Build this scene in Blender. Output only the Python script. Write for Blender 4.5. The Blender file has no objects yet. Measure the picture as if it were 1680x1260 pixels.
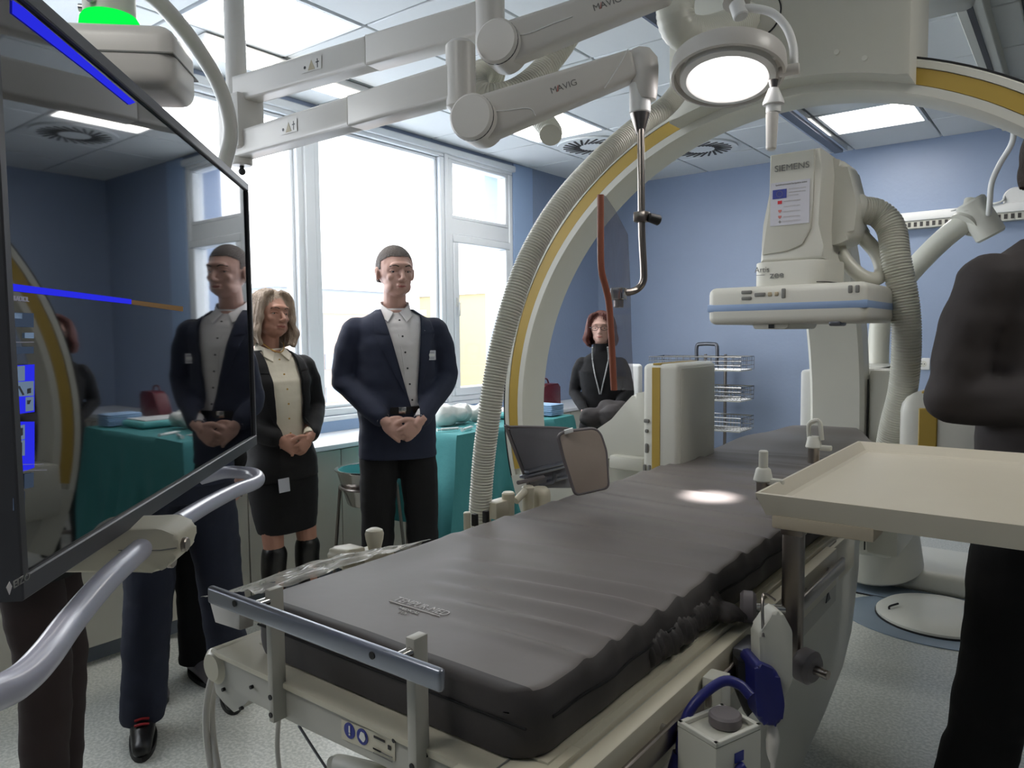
import bpy, bmesh, math, random
from mathutils import Vector, Matrix, Quaternion, noise
from mathutils.bvhtree import BVHTree
random.seed(7)
PI = math.pi
scene = bpy.context.scene
C = scene.collection

# ---------------------------------------------------------------- camera
F_PX, CX, CY, EYE = 1210.0, 840.0, 630.0, 1.40
def _unit(v): return Vector(v).normalized()
_v1 = _unit(((1770-CX)/F_PX, (541-CY)/F_PX, 1)); _v2 = _unit(((-775-CX)/F_PX, (567-CY)/F_PX, 1))
_ax = (-(_v2 - _v2.dot(_v1)*_v1)).normalized(); _az = -_ax.cross(_v1)
if _az.y > 0: _az = -_az
ROWS = (_ax, _v1, _az)                      # world axes seen from the camera
O = Vector((0, 0, EYE))
def ray(px, py):
    c = Vector(((px-CX)/F_PX, (py-CY)/F_PX, 1)); return Vector([r.dot(c) for r in ROWS])
def P(px, py, d): return O + ray(px, py)*d
def onX(px, py, x): r = ray(px, py); return O + r*(x/r.x)
def onY(px, py, y): r = ray(px, py); return O + r*(y/r.y)
def onZ(px, py, z): r = ray(px, py); return O + r*((z-EYE)/r.z)
RIGHT = Vector([r.x for r in ROWS]); DOWN = Vector([r.y for r in ROWS]); FWD = Vector([r.z for r in ROWS])

cam = bpy.data.cameras.new('camera'); camo = bpy.data.objects.new('camera', cam); C.objects.link(camo)
cam.sensor_width = 36; cam.lens = 36*F_PX/1680; cam.clip_start = 0.05; cam.clip_end = 600
_m = Matrix.Identity(4)
for i in range(3):
    _m[i][0] = RIGHT[i]; _m[i][1] = -DOWN[i]; _m[i][2] = -FWD[i]; _m[i][3] = O[i]
camo.matrix_world = _m
scene.camera = camo

# ---------------------------------------------------------------- world and large lights
scene.view_settings.view_transform = 'Standard'; scene.view_settings.look = 'None'
scene.view_settings.gamma = 1; scene.view_settings.use_curve_mapping = False
scene.view_settings.exposure = 1.38
world = bpy.data.worlds.new('overcast_sky'); scene.world = world; world.use_nodes = True
_bg = world.node_tree.nodes['Background']; _bg.inputs[0].default_value = (0.93, 0.965, 1.0, 1); _bg.inputs[1].default_value = 2.4
PANEL_STRENGTH = 6.0
BATTEN_STRENGTH = 2.0
def portal(name, y0, y1, z0, z1):
    l = bpy.data.lights.new(name, 'AREA'); l.shape = 'RECTANGLE'; l.size = z1-z0; l.size_y = y1-y0
    l.cycles.is_portal = True
    o = bpy.data.objects.new(name, l); C.objects.link(o)
    o.location = (-3.86, (y0+y1)/2, (z0+z1)/2); o.rotation_euler = (0, -PI/2, 0)
for k, (a, b) in enumerate([(-0.9, 0.95), (1.15, 2.80), (2.955, 4.067), (4.18, 4.88)]): portal('window_portal', a, b, 0.95, 2.74)

# ---------------------------------------------------------------- materials
def lin(c): return c/12.92 if c <= 0.04045 else ((c+0.055)/1.055)**2.4
def rgb(r, g, b): return (lin(r/255), lin(g/255), lin(b/255), 1)
def mat(name, col, rough=0.5, metal=0.0, var=0.06, scale=8.0, bump=0.0, bscale=60.0, spec=0.5, coat=0.0, emit=None, es=0.0, stretch=None):
    m = bpy.data.materials.new(name); m.use_nodes = True; nt = m.node_tree; N = nt.nodes; L = nt.links
    b = N['Principled BSDF']; c = rgb(*col)
    b.inputs['Roughness'].default_value = rough; b.inputs['Metallic'].default_value = metal
    b.inputs['Specular IOR Level'].default_value = spec; b.inputs['Coat Weight'].default_value = coat
    tc = N.new('ShaderNodeTexCoord'); mp = N.new('ShaderNodeMapping'); L.new(tc.outputs['Object'], mp.inputs[0])
    if stretch: mp.inputs['Scale'].default_value = stretch
    nz = N.new('ShaderNodeTexNoise'); nz.inputs['Scale'].default_value = scale; nz.inputs['Detail'].default_value = 4
    L.new(mp.outputs[0], nz.inputs['Vector'])
    mx = N.new('ShaderNodeMix'); mx.data_type = 'RGBA'; L.new(nz.outputs['Fac'], mx.inputs['Factor'])
    mx.inputs['A'].default_value = tuple(max(0, x*(1-var)) for x in c[:3])+(1,); mx.inputs['B'].default_value = tuple(min(1, x*(1+var)) for x in c[:3])+(1,)
    L.new(mx.outputs['Result'], b.inputs['Base Color'])
    if bump:
        n2 = N.new('ShaderNodeTexNoise'); n2.inputs['Scale'].default_value = bscale; n2.inputs['Detail'].default_value = 3
        L.new(mp.outputs[0], n2.inputs['Vector'])
        bp = N.new('ShaderNodeBump'); bp.inputs['Strength'].default_value = bump; bp.inputs['Distance'].default_value = 0.01
        L.new(n2.outputs['Fac'], bp.inputs['Height']); L.new(bp.outputs[0], b.inputs['Normal'])
    if emit:
        b.inputs['Emission Color'].default_value = rgb(*emit); b.inputs['Emission Strength'].default_value = es
    return m
def clear(name, tint=(1, 1, 1), op=0.1, rough=0.03, body=None):
    """thin clear sheet: mostly see-through, with a reflection and a little body colour"""
    m = bpy.data.materials.new(name); m.use_nodes = True; nt = m.node_tree; N = nt.nodes; L = nt.links
    N.clear(); out = N.new('ShaderNodeOutputMaterial')
    tr = N.new('ShaderNodeBsdfTransparent'); tr.inputs[0].default_value = (*tint, 1)
    gl = N.new('ShaderNodeBsdfGlossy'); gl.inputs['Roughness'].default_value = rough
    lw = N.new('ShaderNodeLayerWeight'); lw.inputs[0].default_value = .5
    pw = N.new('ShaderNodeMath'); pw.operation = 'POWER'; L.new(lw.outputs['Facing'], pw.inputs[0]); pw.inputs[1].default_value = 5
    fr = N.new('ShaderNodeMath'); fr.operation = 'MULTIPLY_ADD'; L.new(pw.outputs[0], fr.inputs[0]); fr.inputs[1].default_value = .7; fr.inputs[2].default_value = .035
    ms = N.new('ShaderNodeMixShader'); L.new(fr.outputs[0], ms.inputs[0]); L.new(tr.outputs[0], ms.inputs[1]); L.new(gl.outputs[0], ms.inputs[2])
    last = ms
    if body:
        df = N.new('ShaderNodeBsdfDiffuse'); df.inputs[0].default_value = rgb(*body)
        nz = N.new('ShaderNodeTexNoise'); nz.inputs['Scale'].default_value = 14
        mr = N.new('ShaderNodeMapRange'); mr.inputs['To Min'].default_value = op*0.4; mr.inputs['To Max'].default_value = min(1, op*1.6); L.new(nz.outputs['Fac'], mr.inputs[0])
        m2 = N.new('ShaderNodeMixShader'); L.new(mr.outputs[0], m2.inputs[0]); L.new(ms.outputs[0], m2.inputs[1]); L.new(df.outputs[0], m2.inputs[2]); last = m2
    L.new(last.outputs[0], out.inputs[0]); return m
def emis(name, col, s):
    m = bpy.data.materials.new(name); m.use_nodes = True; N = m.node_tree.nodes; N.clear()
    e = N.new('ShaderNodeEmission'); e.inputs[0].default_value = rgb(*col); e.inputs[1].default_value = s
    o = N.new('ShaderNodeOutputMaterial'); m.node_tree.links.new(e.outputs[0], o.inputs[0]); return m
M = {}
M['cream'] = mat('device_enamel', (210, 209, 199), 0.42, var=0.03, bump=0.02, bscale=200)
M['cream2'] = mat('device_enamel_grey', (196, 195, 184), 0.45, var=0.03, bump=0.02, bscale=200)
M['armw'] = mat('arm_enamel', (208, 204, 198), 0.35, var=0.03)
M['table'] = mat('table_enamel', (200, 194, 174), 0.38, var=0.04)
M['tablegrey'] = mat('table_enamel_grey', (176, 174, 164), 0.4, var=0.04)
M['yellow'] = mat('yellow_stripe', (178, 149, 66), 0.45, var=0.05)
M['black'] = mat('black_rubber', (22, 22, 24), 0.5)
M['darkslot'] = mat('dark_slot', (60, 58, 56), 0.6)
M['wall'] = mat('blue_wall_paint', (146, 161, 187), 0.42, var=0.035, scale=5, bump=0.12, bscale=35)
M['walllight'] = mat('pale_blue_wall', (160, 184, 218), 0.5, var=0.03, bump=0.05)
M['wallgrey'] = mat('grey_wall_paint', (120, 128, 140), 0.7, var=0.04)
M['tile'] = mat('ceiling_tile_face', (214, 217, 218), 0.75, var=0.02, scale=30, bump=0.05, bscale=150)
M['grid'] = mat('ceiling_grid', (120, 124, 128), 0.6)
M['pvc'] = mat('white_window_frame', (222, 226, 230), 0.35, var=0.02)
M['glass'] = clear('window_glass')
M['acryl'] = clear('shield_acrylic', (0.80, 0.80, 0.82), 0.16, 0.05, (150, 150, 158))
M['plastic'] = clear('clear_plastic_film', (0.93, 0.93, 0.92), 0.35, 0.12, (225, 222, 214))
M['chrome'] = mat('chrome', (200, 198, 195), 0.16, 1.0)
M['steel'] = mat('brushed_steel', (150, 142, 136), 0.28, 1.0, stretch=(1, 1, 12))
M['steeld'] = mat('dark_steel', (110, 112, 118), 0.4, 0.9)
M['barsteel'] = mat('satin_steel_bar', (150, 154, 164), 0.3, 0.85)
M['hose'] = mat('hose_plastic', (208, 207, 195), 0.32, var=0.04)
M['bluestripe'] = mat('blue_stripe', (140, 164, 200), 0.4)
M['mattress'] = mat('mattress_cover', (108, 102, 99), 0.5, var=0.05, scale=5, bump=0.1, bscale=12)
M['mattside'] = mat('mattress_shaded_side', (60, 56, 55), 0.6, var=0.06, bump=0.1, bscale=20)  # darker copy of the cover colour, side shade put in
M['white'] = mat('white_plastic', (228, 228, 226), 0.4, var=0.02)
M['cab'] = mat('cabinet_front', (198, 196, 184), 0.45, var=0.03)
M['counter'] = mat('white_worktop', (226, 228, 230), 0.3, var=0.02)
M['teal'] = mat('teal_drape', (70, 146, 148), 0.8, var=0.08, bump=0.3, bscale=18)
M['teal2'] = mat('teal_cloth_light', (110, 190, 190), 0.8, var=0.05, bump=0.2)
M['bluepaper'] = mat('blue_paper', (150, 180, 214), 0.8)
M['maroon'] = mat('maroon_leather', (96, 30, 40), 0.35, bump=0.1)
M['orange'] = mat('orange_edge', (150, 86, 64), 0.45)
M['tray'] = mat('beige_tray', (208, 201, 184), 0.4, var=0.03, bump=0.02)
M['tray2'] = mat('beige_tray_edge', (190, 178, 156), 0.4, var=0.03)
M['greyknob'] = mat('grey_knob', (112, 106, 108), 0.45)
M['greyvinyl'] = mat('grey_vinyl', (112, 112, 118), 0.5, bump=0.05)
M['taupe'] = mat('taupe_vinyl', (172, 158, 146), 0.55, bump=0.05)
M['blueprot'] = mat('blue_sleeve', (30, 34, 108), 0.4)
M['handle'] = mat('handle_tube', (178, 178, 192), 0.22, var=0.02)
M['bezel'] = mat('monitor_bezel', (62, 62, 66), 0.42, var=0.03)
M['screw'] = mat('dark_screw', (50, 50, 52), 0.4, 0.6)
M['skin'] = mat('skin', (188, 148, 134), 0.5, var=0.06, scale=20)
M['skin2'] = mat('skin_tanned', (178, 130, 110), 0.5, var=0.06, scale=20)
M['lips'] = mat('lips', (156, 86, 80), 0.45)
M['eyew'] = mat('eye_white', (176, 168, 164), 0.25)
M['iris'] = mat('iris', (50, 56, 64), 0.2)
M['brow'] = mat('brow_hair', (70, 58, 50), 0.8)
M['hairgrey'] = mat('short_grey_brown_hair', (84, 76, 72), 0.75, var=0.25, scale=60, bump=0.6, bscale=180)
M['hairblond'] = mat('ash_blond_hair', (172, 152, 134), 0.6, var=0.3, scale=14, bump=0.9, bscale=40, stretch=(5, 5, 1))
M['hairred'] = mat('red_brown_hair', (92, 42, 34), 0.5, var=0.3, scale=14, bump=0.9, bscale=40, stretch=(5, 5, 1))
M['hairdark'] = mat('dark_brown_hair', (52, 40, 34), 0.7, var=0.2, scale=40, bump=0.5, bscale=120)
M['navy'] = mat('navy_suit_wool', (30, 36, 56), 0.85, var=0.1, bump=0.25, bscale=14)
M['blacksuit'] = mat('black_suit_wool', (20, 19, 21), 0.85, var=0.1, bump=0.25, bscale=14)
M['brownsuit'] = mat('charcoal_brown_suit', (48, 43, 43), 0.8, var=0.12, bump=0.5, bscale=9)
M['blackcloth'] = mat('black_cloth', (14, 14, 16), 0.9, var=0.1, bump=0.2, bscale=14)
M['knit'] = mat('black_knit', (18, 17, 20), 0.95, var=0.1, bump=0.2, bscale=40)
M['jeans'] = mat('dark_blue_denim', (24, 30, 48), 0.85, var=0.2, bump=0.3, bscale=20)
M['shirt'] = mat('pale_grey_shirt', (206, 202, 202), 0.8, var=0.03, bump=0.25, bscale=14)
M['blouse'] = mat('cream_blouse', (226, 216, 196), 0.75, var=0.03, bump=0.3, bscale=12)
M['pink'] = mat('pink_striped_collar', (214, 160, 168), 0.8, var=0.2, scale=60)
M['leather'] = mat('black_leather', (16, 15, 15), 0.35, var=0.1)
M['brown'] = mat('dark_brown_cloth', (38, 26, 26), 0.85, var=0.2)
M['red'] = mat('red_lace', (150, 24, 30), 0.7)
M['gold'] = mat('gold_chain', (190, 150, 80), 0.3, 1.0)
M['print'] = mat('grey_print', (120, 120, 116), 0.6)
M['printlight'] = mat('light_print', (196, 192, 190), 0.6)
M['printred'] = mat('red_print', (196, 120, 112), 0.6)
M['printred2'] = mat('strong_red_print', (200, 40, 50), 0.6)
M['printblue'] = mat('blue_print', (46, 56, 140), 0.5)
M['printbrown'] = mat('tan_print', (168, 156, 130), 0.6)
M['starblue'] = mat('star_gold', (110, 110, 130), 0.5)
M['label'] = mat('white_label', (196, 196, 204), 0.5, var=0.02)
M['panel'] = emis('light_panel_glow', (255, 252, 246), PANEL_STRENGTH)
M['batten'] = emis('batten_glow', (255, 250, 240), BATTEN_STRENGTH)
M['lampglow'] = emis('lamp_glow', (255, 250, 250), 5.0)
M['led'] = emis('green_led_glow', (6, 222, 62), 0.62)
M['uiblue'] = emis('screen_blue', (44, 48, 235), 0.34)
M['uigrey'] = emis('screen_grey', (110, 130, 155), 0.30)
M['uidark'] = emis('screen_dark_icon', (60, 72, 90), 0.3)
M['uiline'] = emis('screen_line', (150, 150, 165), 0.18)
M['uiorange'] = emis('screen_orange', (140, 112, 80), 0.16)
def floor_mat():
    m = mat('speckled_vinyl', (150, 154, 150), 0.28, var=0.03); N = m.node_tree.nodes; L = m.node_tree.links; b = N['Principled BSDF']
    tc = N.new('ShaderNodeTexCoord'); v = N.new('ShaderNodeTexVoronoi'); v.inputs['Scale'].default_value = 70; L.new(tc.outputs['Object'], v.inputs['Vector'])
    n = N.new('ShaderNodeTexNoise'); n.inputs['Scale'].default_value = 90; L.new(tc.outputs['Object'], n.inputs['Vector'])
    r = N.new('ShaderNodeValToRGB'); r.color_ramp.elements[0].position = 0.40; r.color_ramp.elements[1].position = 0.62
    r.color_ramp.elements[0].color = rgb(176, 178, 170); r.color_ramp.elements[1].color = rgb(206, 206, 198); L.new(n.outputs['Fac'], r.inputs[0])
    L.new(r.outputs[0], b.inputs['Base Color']); return m
M['floor'] = floor_mat()
def screen_mat():
    m = mat('dark_glossy_screen', (10, 12, 16), 0.03, var=0.02, spec=0.5); b = m.node_tree.nodes['Principled BSDF']
    b.inputs['IOR'].default_value = 2.4; return m
M['screen'] = screen_mat()

# ---------------------------------------------------------------- geometry helpers
def finish(bm, name, m, angle=40):
    me = bpy.data.meshes.new(name); bmesh.ops.recalc_face_normals(bm, faces=bm.faces[:]); bm.to_mesh(me); bm.free()
    me.shade_smooth()
    try: me.set_sharp_from_angle(angle=math.radians(angle))
    except Exception: pass
    ms = m if isinstance(m, (list, tuple)) else [m]
    for x in ms: me.materials.append(M[x] if isinstance(x, str) else x)
    return me
def link(o): C.objects.link(o); return o
def tag(o, label=None, cat=None, group=None, kind=None):
    if label: o['label'] = label
    if cat: o['category'] = cat
    if group: o['group'] = group
    if kind: o['kind'] = kind
    return o
def E(name, loc, label, cat, group=None, rz=0.0, scale=1.0):
    o = link(bpy.data.objects.new(name, None)); o.empty_display_size = 0.1
    o.location = loc; o.rotation_euler = (0, 0, rz); o.scale = (scale,)*3
    return tag(o, label, cat, group)
def world_m(o):
    m = Matrix.Translation(o.location) @ o.rotation_euler.to_matrix().to_4x4() @ Matrix.Diagonal((*o.scale, 1))
    if o.parent: m = world_m(o.parent) @ o.matrix_parent_inverse @ m
    return m
def obj(name, bm, m, parent=None, label=None, local=False, angle=40):
    """one mesh object; geometry in world coordinates unless local"""
    me = bm if isinstance(bm, bpy.types.Mesh) else finish(bm, name, m, angle)
    o = link(bpy.data.objects.new(name, me))
    if parent:
        o.parent = parent
        if not local: o.matrix_parent_inverse = world_m(parent).inverted()
    if label: o['label'] = label
    return o
def thing(name, bm, m, label, cat, group=None, angle=40, base=None):
    """a top-level thing that is one mesh; its origin is moved to its base"""
    o = obj(name, bm, m, None, label, angle=angle); me = o.data
    xs = [v.co for v in me.vertices]
    b = base or Vector(((min(v.x for v in xs)+max(v.x for v in xs))/2, (min(v.y for v in xs)+max(v.y for v in xs))/2, min(v.z for v in xs)))
    me.transform(Matrix.Translation(-Vector(b))); o.location = b
    return tag(o, None, cat, group)
def struct(name, bm, m, parent=None):
    o = obj(name, bm, m, parent)
    if not parent: o['kind'] = 'structure'
    return o
B = bmesh.new
def box(bm, lo, hi, bev=0.0, seg=2, rot=None, piv=None):
    lo, hi = Vector(lo), Vector(hi); n0 = len(bm.verts)
    r = bmesh.ops.create_cube(bm, size=1.0); vs = r['verts']; s = hi-lo; c = (hi+lo)/2
    for v in vs: v.co = Vector((v.co.x*s.x, v.co.y*s.y, v.co.z*s.z)) + c
    if bev:
        es = list({e for v in vs for e in v.link_edges})
        r = bmesh.ops.bevel(bm, geom=es, offset=min(bev, 0.49*min(abs(s.x), abs(s.y), abs(s.z))), segments=seg, profile=0.5, affect='EDGES')
        vs = list({v for f in r['faces'] for v in f.verts} | {v for v in vs if v.is_valid})
    if rot is not None:
        pv = Vector(piv) if piv is not None else c
        for v in vs: v.co = rot @ (v.co-pv) + pv
    return bm
def bx(lo, hi, bev=0.0, seg=2, rot=None, piv=None): return box(B(), lo, hi, bev, seg, rot, piv)
def frame_of(d, up=Vector((0, 0, 1))):
    d = Vector(d).normalized()
    if abs(d.dot(up)) > 0.98: up = Vector((0, 1, 0))
    x = up.cross(d).normalized(); y = d.cross(x); return x, y, d
def cr(pts, n=8):
    """Catmull-Rom resample"""
    pts = [Vector(p) for p in pts]
    if len(pts) < 3: return pts
    q = [2*pts[0]-pts[1]]+pts+[2*pts[-1]-pts[-2]]; out = []
    for i in range(1, len(q)-2):
        for k in range(n):
            t = k/n; a, b, c, d = q[i-1:i+3]
            out.append(0.5*((2*b)+(c-a)*t+(2*a-5*b+4*c-d)*t*t+(3*b-a-3*c+d)*t**3))
    out.append(pts[-1]); return out
def rings(bm, secs, caps=True, closed=False):
    """secs: list of lists of points -> skinned surface"""
    vv = [[bm.verts.new(p) for p in s] for s in secs]; n = len(vv[0]); k = len(vv)
    for i in range(k if closed else k-1):
        a, b = vv[i], vv[(i+1) % k]
        for j in range(n): bm.faces.new((a[j], a[(j+1) % n], b[(j+1) % n], b[j]))
    if caps and not closed: bm.faces.new(vv[0][::-1]); bm.faces.new(vv[-1])
    return bm
def tube(bm, pts, r, seg=14, smooth=0, caps=True, closed=False, flat=1.0):
    n0 = len(pts); pts = cr(pts, smooth) if smooth else [Vector(p) for p in pts]
    n = len(pts); R = r if callable(r) else None
    if isinstance(r, (list, tuple)) and len(r) != n:
        r0 = r; r = [r0[min(int(k), n0-1)]*(1-(k-int(k)))+r0[min(int(k)+1, n0-1)]*(k-int(k)) for k in ((n0-1)*i/(n-1) for i in range(n))]
    secs = []; x = None
    for i, p in enumerate(pts):
        d = (pts[(i+1) % n]-pts[i-1]) if closed else (pts[min(i+1, n-1)]-pts[max(i-1, 0)])
        d.normalize()
        if x is None: x, y, _ = frame_of(d)
        else: x = (x-d*x.dot(d)).normalized()
        y = d.cross(x)
        rr = R(i/(n-1)) if R else (r[i] if isinstance(r, (list, tuple)) else r)
        secs.append([p+x*(math.cos(a)*rr)+y*(math.sin(a)*rr*flat) for a in (2*PI*j/seg for j in range(seg))])
    return rings(bm, secs, caps, closed)
def tb(pts, r, seg=14, smooth=0, caps=True, closed=False, flat=1.0): return tube(B(), pts, r, seg, smooth, caps, closed, flat)
def cyl(bm, a, b, r, r2=None, seg=20, bev=0.0):
    a, b = Vector(a), Vector(b); r2 = r if r2 is None else r2; d = (b-a); L = d.length; d.normalize()
    if bev: pts = [a, a+d*bev, b-d*bev, b]; rr = [r-bev, r, r2, r2-bev]
    else: pts = [a, b]; rr = [r, r2]
    x, y, _ = frame_of(d)
    return rings(bm, [[p+x*(math.cos(t)*q)+y*(math.sin(t)*q) for t in (2*PI*j/seg for j in range(seg))] for p, q in zip(pts, rr)])
def cy(a, b, r, r2=None, seg=20, bev=0.0): return cyl(B(), a, b, r, r2, seg, bev)
def lathe(bm, prof, c, axis=(0, 0, 1), seg=32, caps=True):
    """prof: (radius, height) pairs along axis from c"""
    c = Vector(c); x, y, d = frame_of(axis)
    return rings(bm, [[c+d*h+x*(math.cos(t)*r)+y*(math.sin(t)*r) for t in (2*PI*j/seg for j in range(seg))] for r, h in prof], caps)
def prism(bm, poly, ext, bev=0.0, seg=2):
    poly = [Vector(p) for p in poly]; ext = Vector(ext)
    a = [bm.verts.new(p) for p in poly]; b = [bm.verts.new(p+ext) for p in poly]; n = len(a)
    fa = bm.faces.new(a); fb = bm.faces.new(b[::-1])
    for i in range(n): bm.faces.new((a[i], b[i], b[(i+1) % n], a[(i+1) % n]))
    if bev: bmesh.ops.bevel(bm, geom=list(fa.edges)+list(fb.edges), offset=bev, segments=seg, profile=0.5, affect='EDGES')
    return bm
def rr_poly(pts, rad, n=5):
    """round the corners of a planar polygon; rad one number or one per corner"""
    pts = [Vector(p) for p in pts]; out = []; k = len(pts)
    for i in range(k):
        p = pts[i]; a = pts[i-1]-p; b = pts[(i+1) % k]-p; r = rad[i] if isinstance(rad, (list, tuple)) else rad
        if r <= 0: out.append(p); continue
        ra = min(r, a.length*.48); rb = min(r, b.length*.48); s = p+a.normalized()*ra; e = p+b.normalized()*rb
        for t in (j/n for j in range(n+1)): out.append(s*(1-t)**2+p*2*t*(1-t)+e*t*t)
    return out
def hose(pts, r, pitch=0.009, amp=0.10, seg=16, n=24):
    path = cr(pts, n); L = [0]
    for a, b in zip(path, path[1:]): L.append(L[-1]+(b-a).length)
    tot = L[-1]; k = max(8, int(tot/pitch)*3); out = []; j = 0; rr = []
    for i in range(k+1):
        s = tot*i/k
        while j < len(L)-2 and L[j+1] < s: j += 1
        t = (s-L[j])/max(1e-6, L[j+1]-L[j]); out.append(path[j].lerp(path[j+1], min(1, t)))
        rr.append(r*(1-amp*(0.5+0.5*math.cos(2*PI*i/3))))
    return tube(B(), out, rr, seg)
def ell(bm, c, r, rot=None, u=16, v=10):
    c = Vector(c); n0 = bmesh.ops.create_uvsphere(bm, u_segments=u, v_segments=v, radius=1.0)['verts']
    for q in n0:
        p = Vector((q.co.x*r[0], q.co.y*r[1], q.co.z*r[2]))
        if rot is not None: p = rot @ p
        q.co = p+c
    return bm
def el(c, r, rot=None, u=16, v=10): return ell(B(), c, r, rot, u, v)
def text(name, s, size, mtx, m, parent, width=None, ext=0.0006, bold=False, skew=0.0):
    cu = bpy.data.curves.new(name, 'FONT'); cu.body = s; cu.size = size; cu.extrude = ext; cu.align_x = 'LEFT'; cu.offset = 0.012*size if bold else 0; cu.shear = skew
    to = bpy.data.objects.new('tmp_text', cu); C.objects.link(to); dg = bpy.context.evaluated_depsgraph_get()
    me = bpy.data.meshes.new_from_object(to.evaluated_get(dg)); bpy.data.objects.remove(to); bpy.data.curves.remove(cu)
    if width:
        w = max(v.co.x for v in me.vertices)-min(v.co.x for v in me.vertices); me.transform(Matrix.Diagonal((width/w, 1, 1, 1)))
    me.transform(mtx); me.materials.clear(); me.materials.append(M[m]); me.name = name
    return obj(name, me, m, parent)
def basis(o, x, up):
    """matrix whose local x runs along x and local y along up, at o"""
    x = Vector(x).normalized(); up = Vector(up); up = (up-x*up.dot(x)).normalized(); z = x.cross(up)
    m = Matrix.Identity(4)
    for i in range(3): m[i][0] = x[i]; m[i][1] = up[i]; m[i][2] = z[i]; m[i][3] = o[i]
    return m
def remesh(bm, vox, smooth=4, dec=None):
    me = bpy.data.meshes.new('tmp'); bm.to_mesh(me); bm.free(); o = bpy.data.objects.new('tmp_remesh', me); C.objects.link(o)
    md = o.modifiers.new('r', 'REMESH'); md.mode = 'VOXEL'; md.voxel_size = vox; md.adaptivity = 0
    if smooth: s = o.modifiers.new('s', 'SMOOTH'); s.factor = 0.5; s.iterations = smooth
    if dec: d = o.modifiers.new('d', 'DECIMATE'); d.ratio = dec
    dg = bpy.context.evaluated_depsgraph_get(); m2 = bpy.data.meshes.new_from_object(o.evaluated_get(dg))
    bpy.data.objects.remove(o); b = B(); b.from_mesh(m2); bpy.data.meshes.remove(m2); bpy.data.meshes.remove(me); return b
def quad_sheet(fn, nu, nv):
    bm = B(); g = [[bm.verts.new(fn(i/nu, j/nv)) for j in range(nv+1)] for i in range(nu+1)]
    for i in range(nu):
        for j in range(nv): bm.faces.new((g[i][j], g[i+1][j], g[i+1][j+1], g[i][j+1]))
    return bm
def thicken(bm, t):
    bmesh.ops.recalc_face_normals(bm, faces=bm.faces[:]); bmesh.ops.solidify(bm, geom=bm.faces[:], thickness=t); return bm
# ================================================================ the room
WX, CABX, BY, CZ = -3.763, -3.313, 6.31, 2.83
RX, RY0 = 3.2, -2.6
struct('floor', bx((WX-.3, RY0-.1, -.1), (RX+.1, BY+.1, 0)), 'floor')
# ceiling: dark grid backing with lay-in tiles as pieces
ceil = struct('ceiling', bx((WX-.3, RY0-.1, CZ+.02), (RX+.1, BY+.1, CZ+.1)), 'grid')
XL = [-3.76]+[-3.24+.6*k for k in range(0, 11)]
YL = [RY0, -1.84, -1.24, -.64, -.04, .56, 1.16, 1.76, 2.36, 2.96, 3.36, 3.96, 4.56, 5.16, 5.76, 6.31]
PANELS = [(-3.24, 1.76, 'bright square ceiling light panel above the upper cantilever arm'), (-3.24, 3.96, 'bright square ceiling light panel behind the lower cantilever arm'),
          (-1.44, 5.16, 'bright ceiling light panel under the arch near the blue wall'), (0.36, 1.76, 'ceiling light panel on the right side of the room'), (-1.44, -.64, 'ceiling light panel behind the photographer')]
VENTS = []
SWIRL = [(-2.64, 5.16), (-3.24, 4.56)]
_tc = {}
def tile_mesh(w, h):
    k = (round(w, 3), round(h, 3))
    if k not in _tc: _tc[k] = finish(bx((-w/2+.006, -h/2+.006, -.012), (w/2-.006, h/2-.006, .018), .004, 1), 'ceiling_tile', 'tile')
    return _tc[k]
for i in range(len(XL)-1):
    for j in range(len(YL)-1):
        x0, x1, y0, y1 = XL[i], XL[i+1], YL[j], YL[j+1]
        if any(abs(x0-p[0]) < .01 and abs(y0-p[1]) < .01 for p in PANELS): continue
        o = link(bpy.data.objects.new('ceiling_tile', tile_mesh(x1-x0, y1-y0))); o.parent = ceil; o.location = ((x0+x1)/2, (y0+y1)/2, CZ+.004)
for x, y, lab in PANELS:
    t = E('ceiling_light', (x+.3, y+.3, CZ), lab, 'light')
    b = B()
    for a, c in (((x+.01, y+.01), (x+.59, y+.03)), ((x+.01, y+.57), (x+.59, y+.59)), ((x+.01, y+.03), (x+.03, y+.57)), ((x+.57, y+.03), (x+.59, y+.57))): box(b, (*a, CZ-.012), (*c, CZ+.018))
    obj('light_frame', b, 'pvc', t)
    obj('diffuser', bx((x+.03, y+.03, CZ-.006), (x+.57, y+.57, CZ+.01), .003, 1), 'panel', t)
for n, (x, y) in enumerate(VENTS):
    t = E('ceiling_vent', (x+.3, y+.3, CZ-.012), ['square ceiling air vent with slanted slots nearer the middle of the blue wall', 'square ceiling air vent with slanted slots near the room corner'][n], 'vent', None)
    obj('vent_plate', bx((x+.06, y+.06, CZ-.018), (x+.54, y+.54, CZ-.008), .003, 1), 'white', t)
    for k in range(9):
        xx = x+.12+k*.045
        obj('slot', bx((xx, y+.14, CZ-.021), (xx+.018, y+.46, CZ-.016), rot=Matrix.Rotation(.5, 3, 'Z')), 'darkslot', t)
for n, (x, y) in enumerate(SWIRL):
    t = E('swirl_diffuser', (x+.3, y+.3, CZ-.012), ['round swirl air diffuser in the ceiling framed by the arch', 'round swirl air diffuser in the ceiling behind the long hose'][n], 'vent')
    obj('vent_plate', cy((x+.3, y+.3, CZ-.022), (x+.3, y+.3, CZ-.008), .27, seg=36), 'tile', t)
    for k in range(24):
        a = 2*PI*k/24; c = Vector((x+.3, y+.3, CZ-.024)); R_ = Matrix.Rotation(a+.5, 3, 'Z')
        p = c+Matrix.Rotation(a, 3, 'Z')@Vector((.16, 0, 0))
        obj('slot', bx(p-Vector((.07, .008, .002)), p+Vector((.07, .008, .002)), rot=R_), 'darkslot', t)
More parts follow.
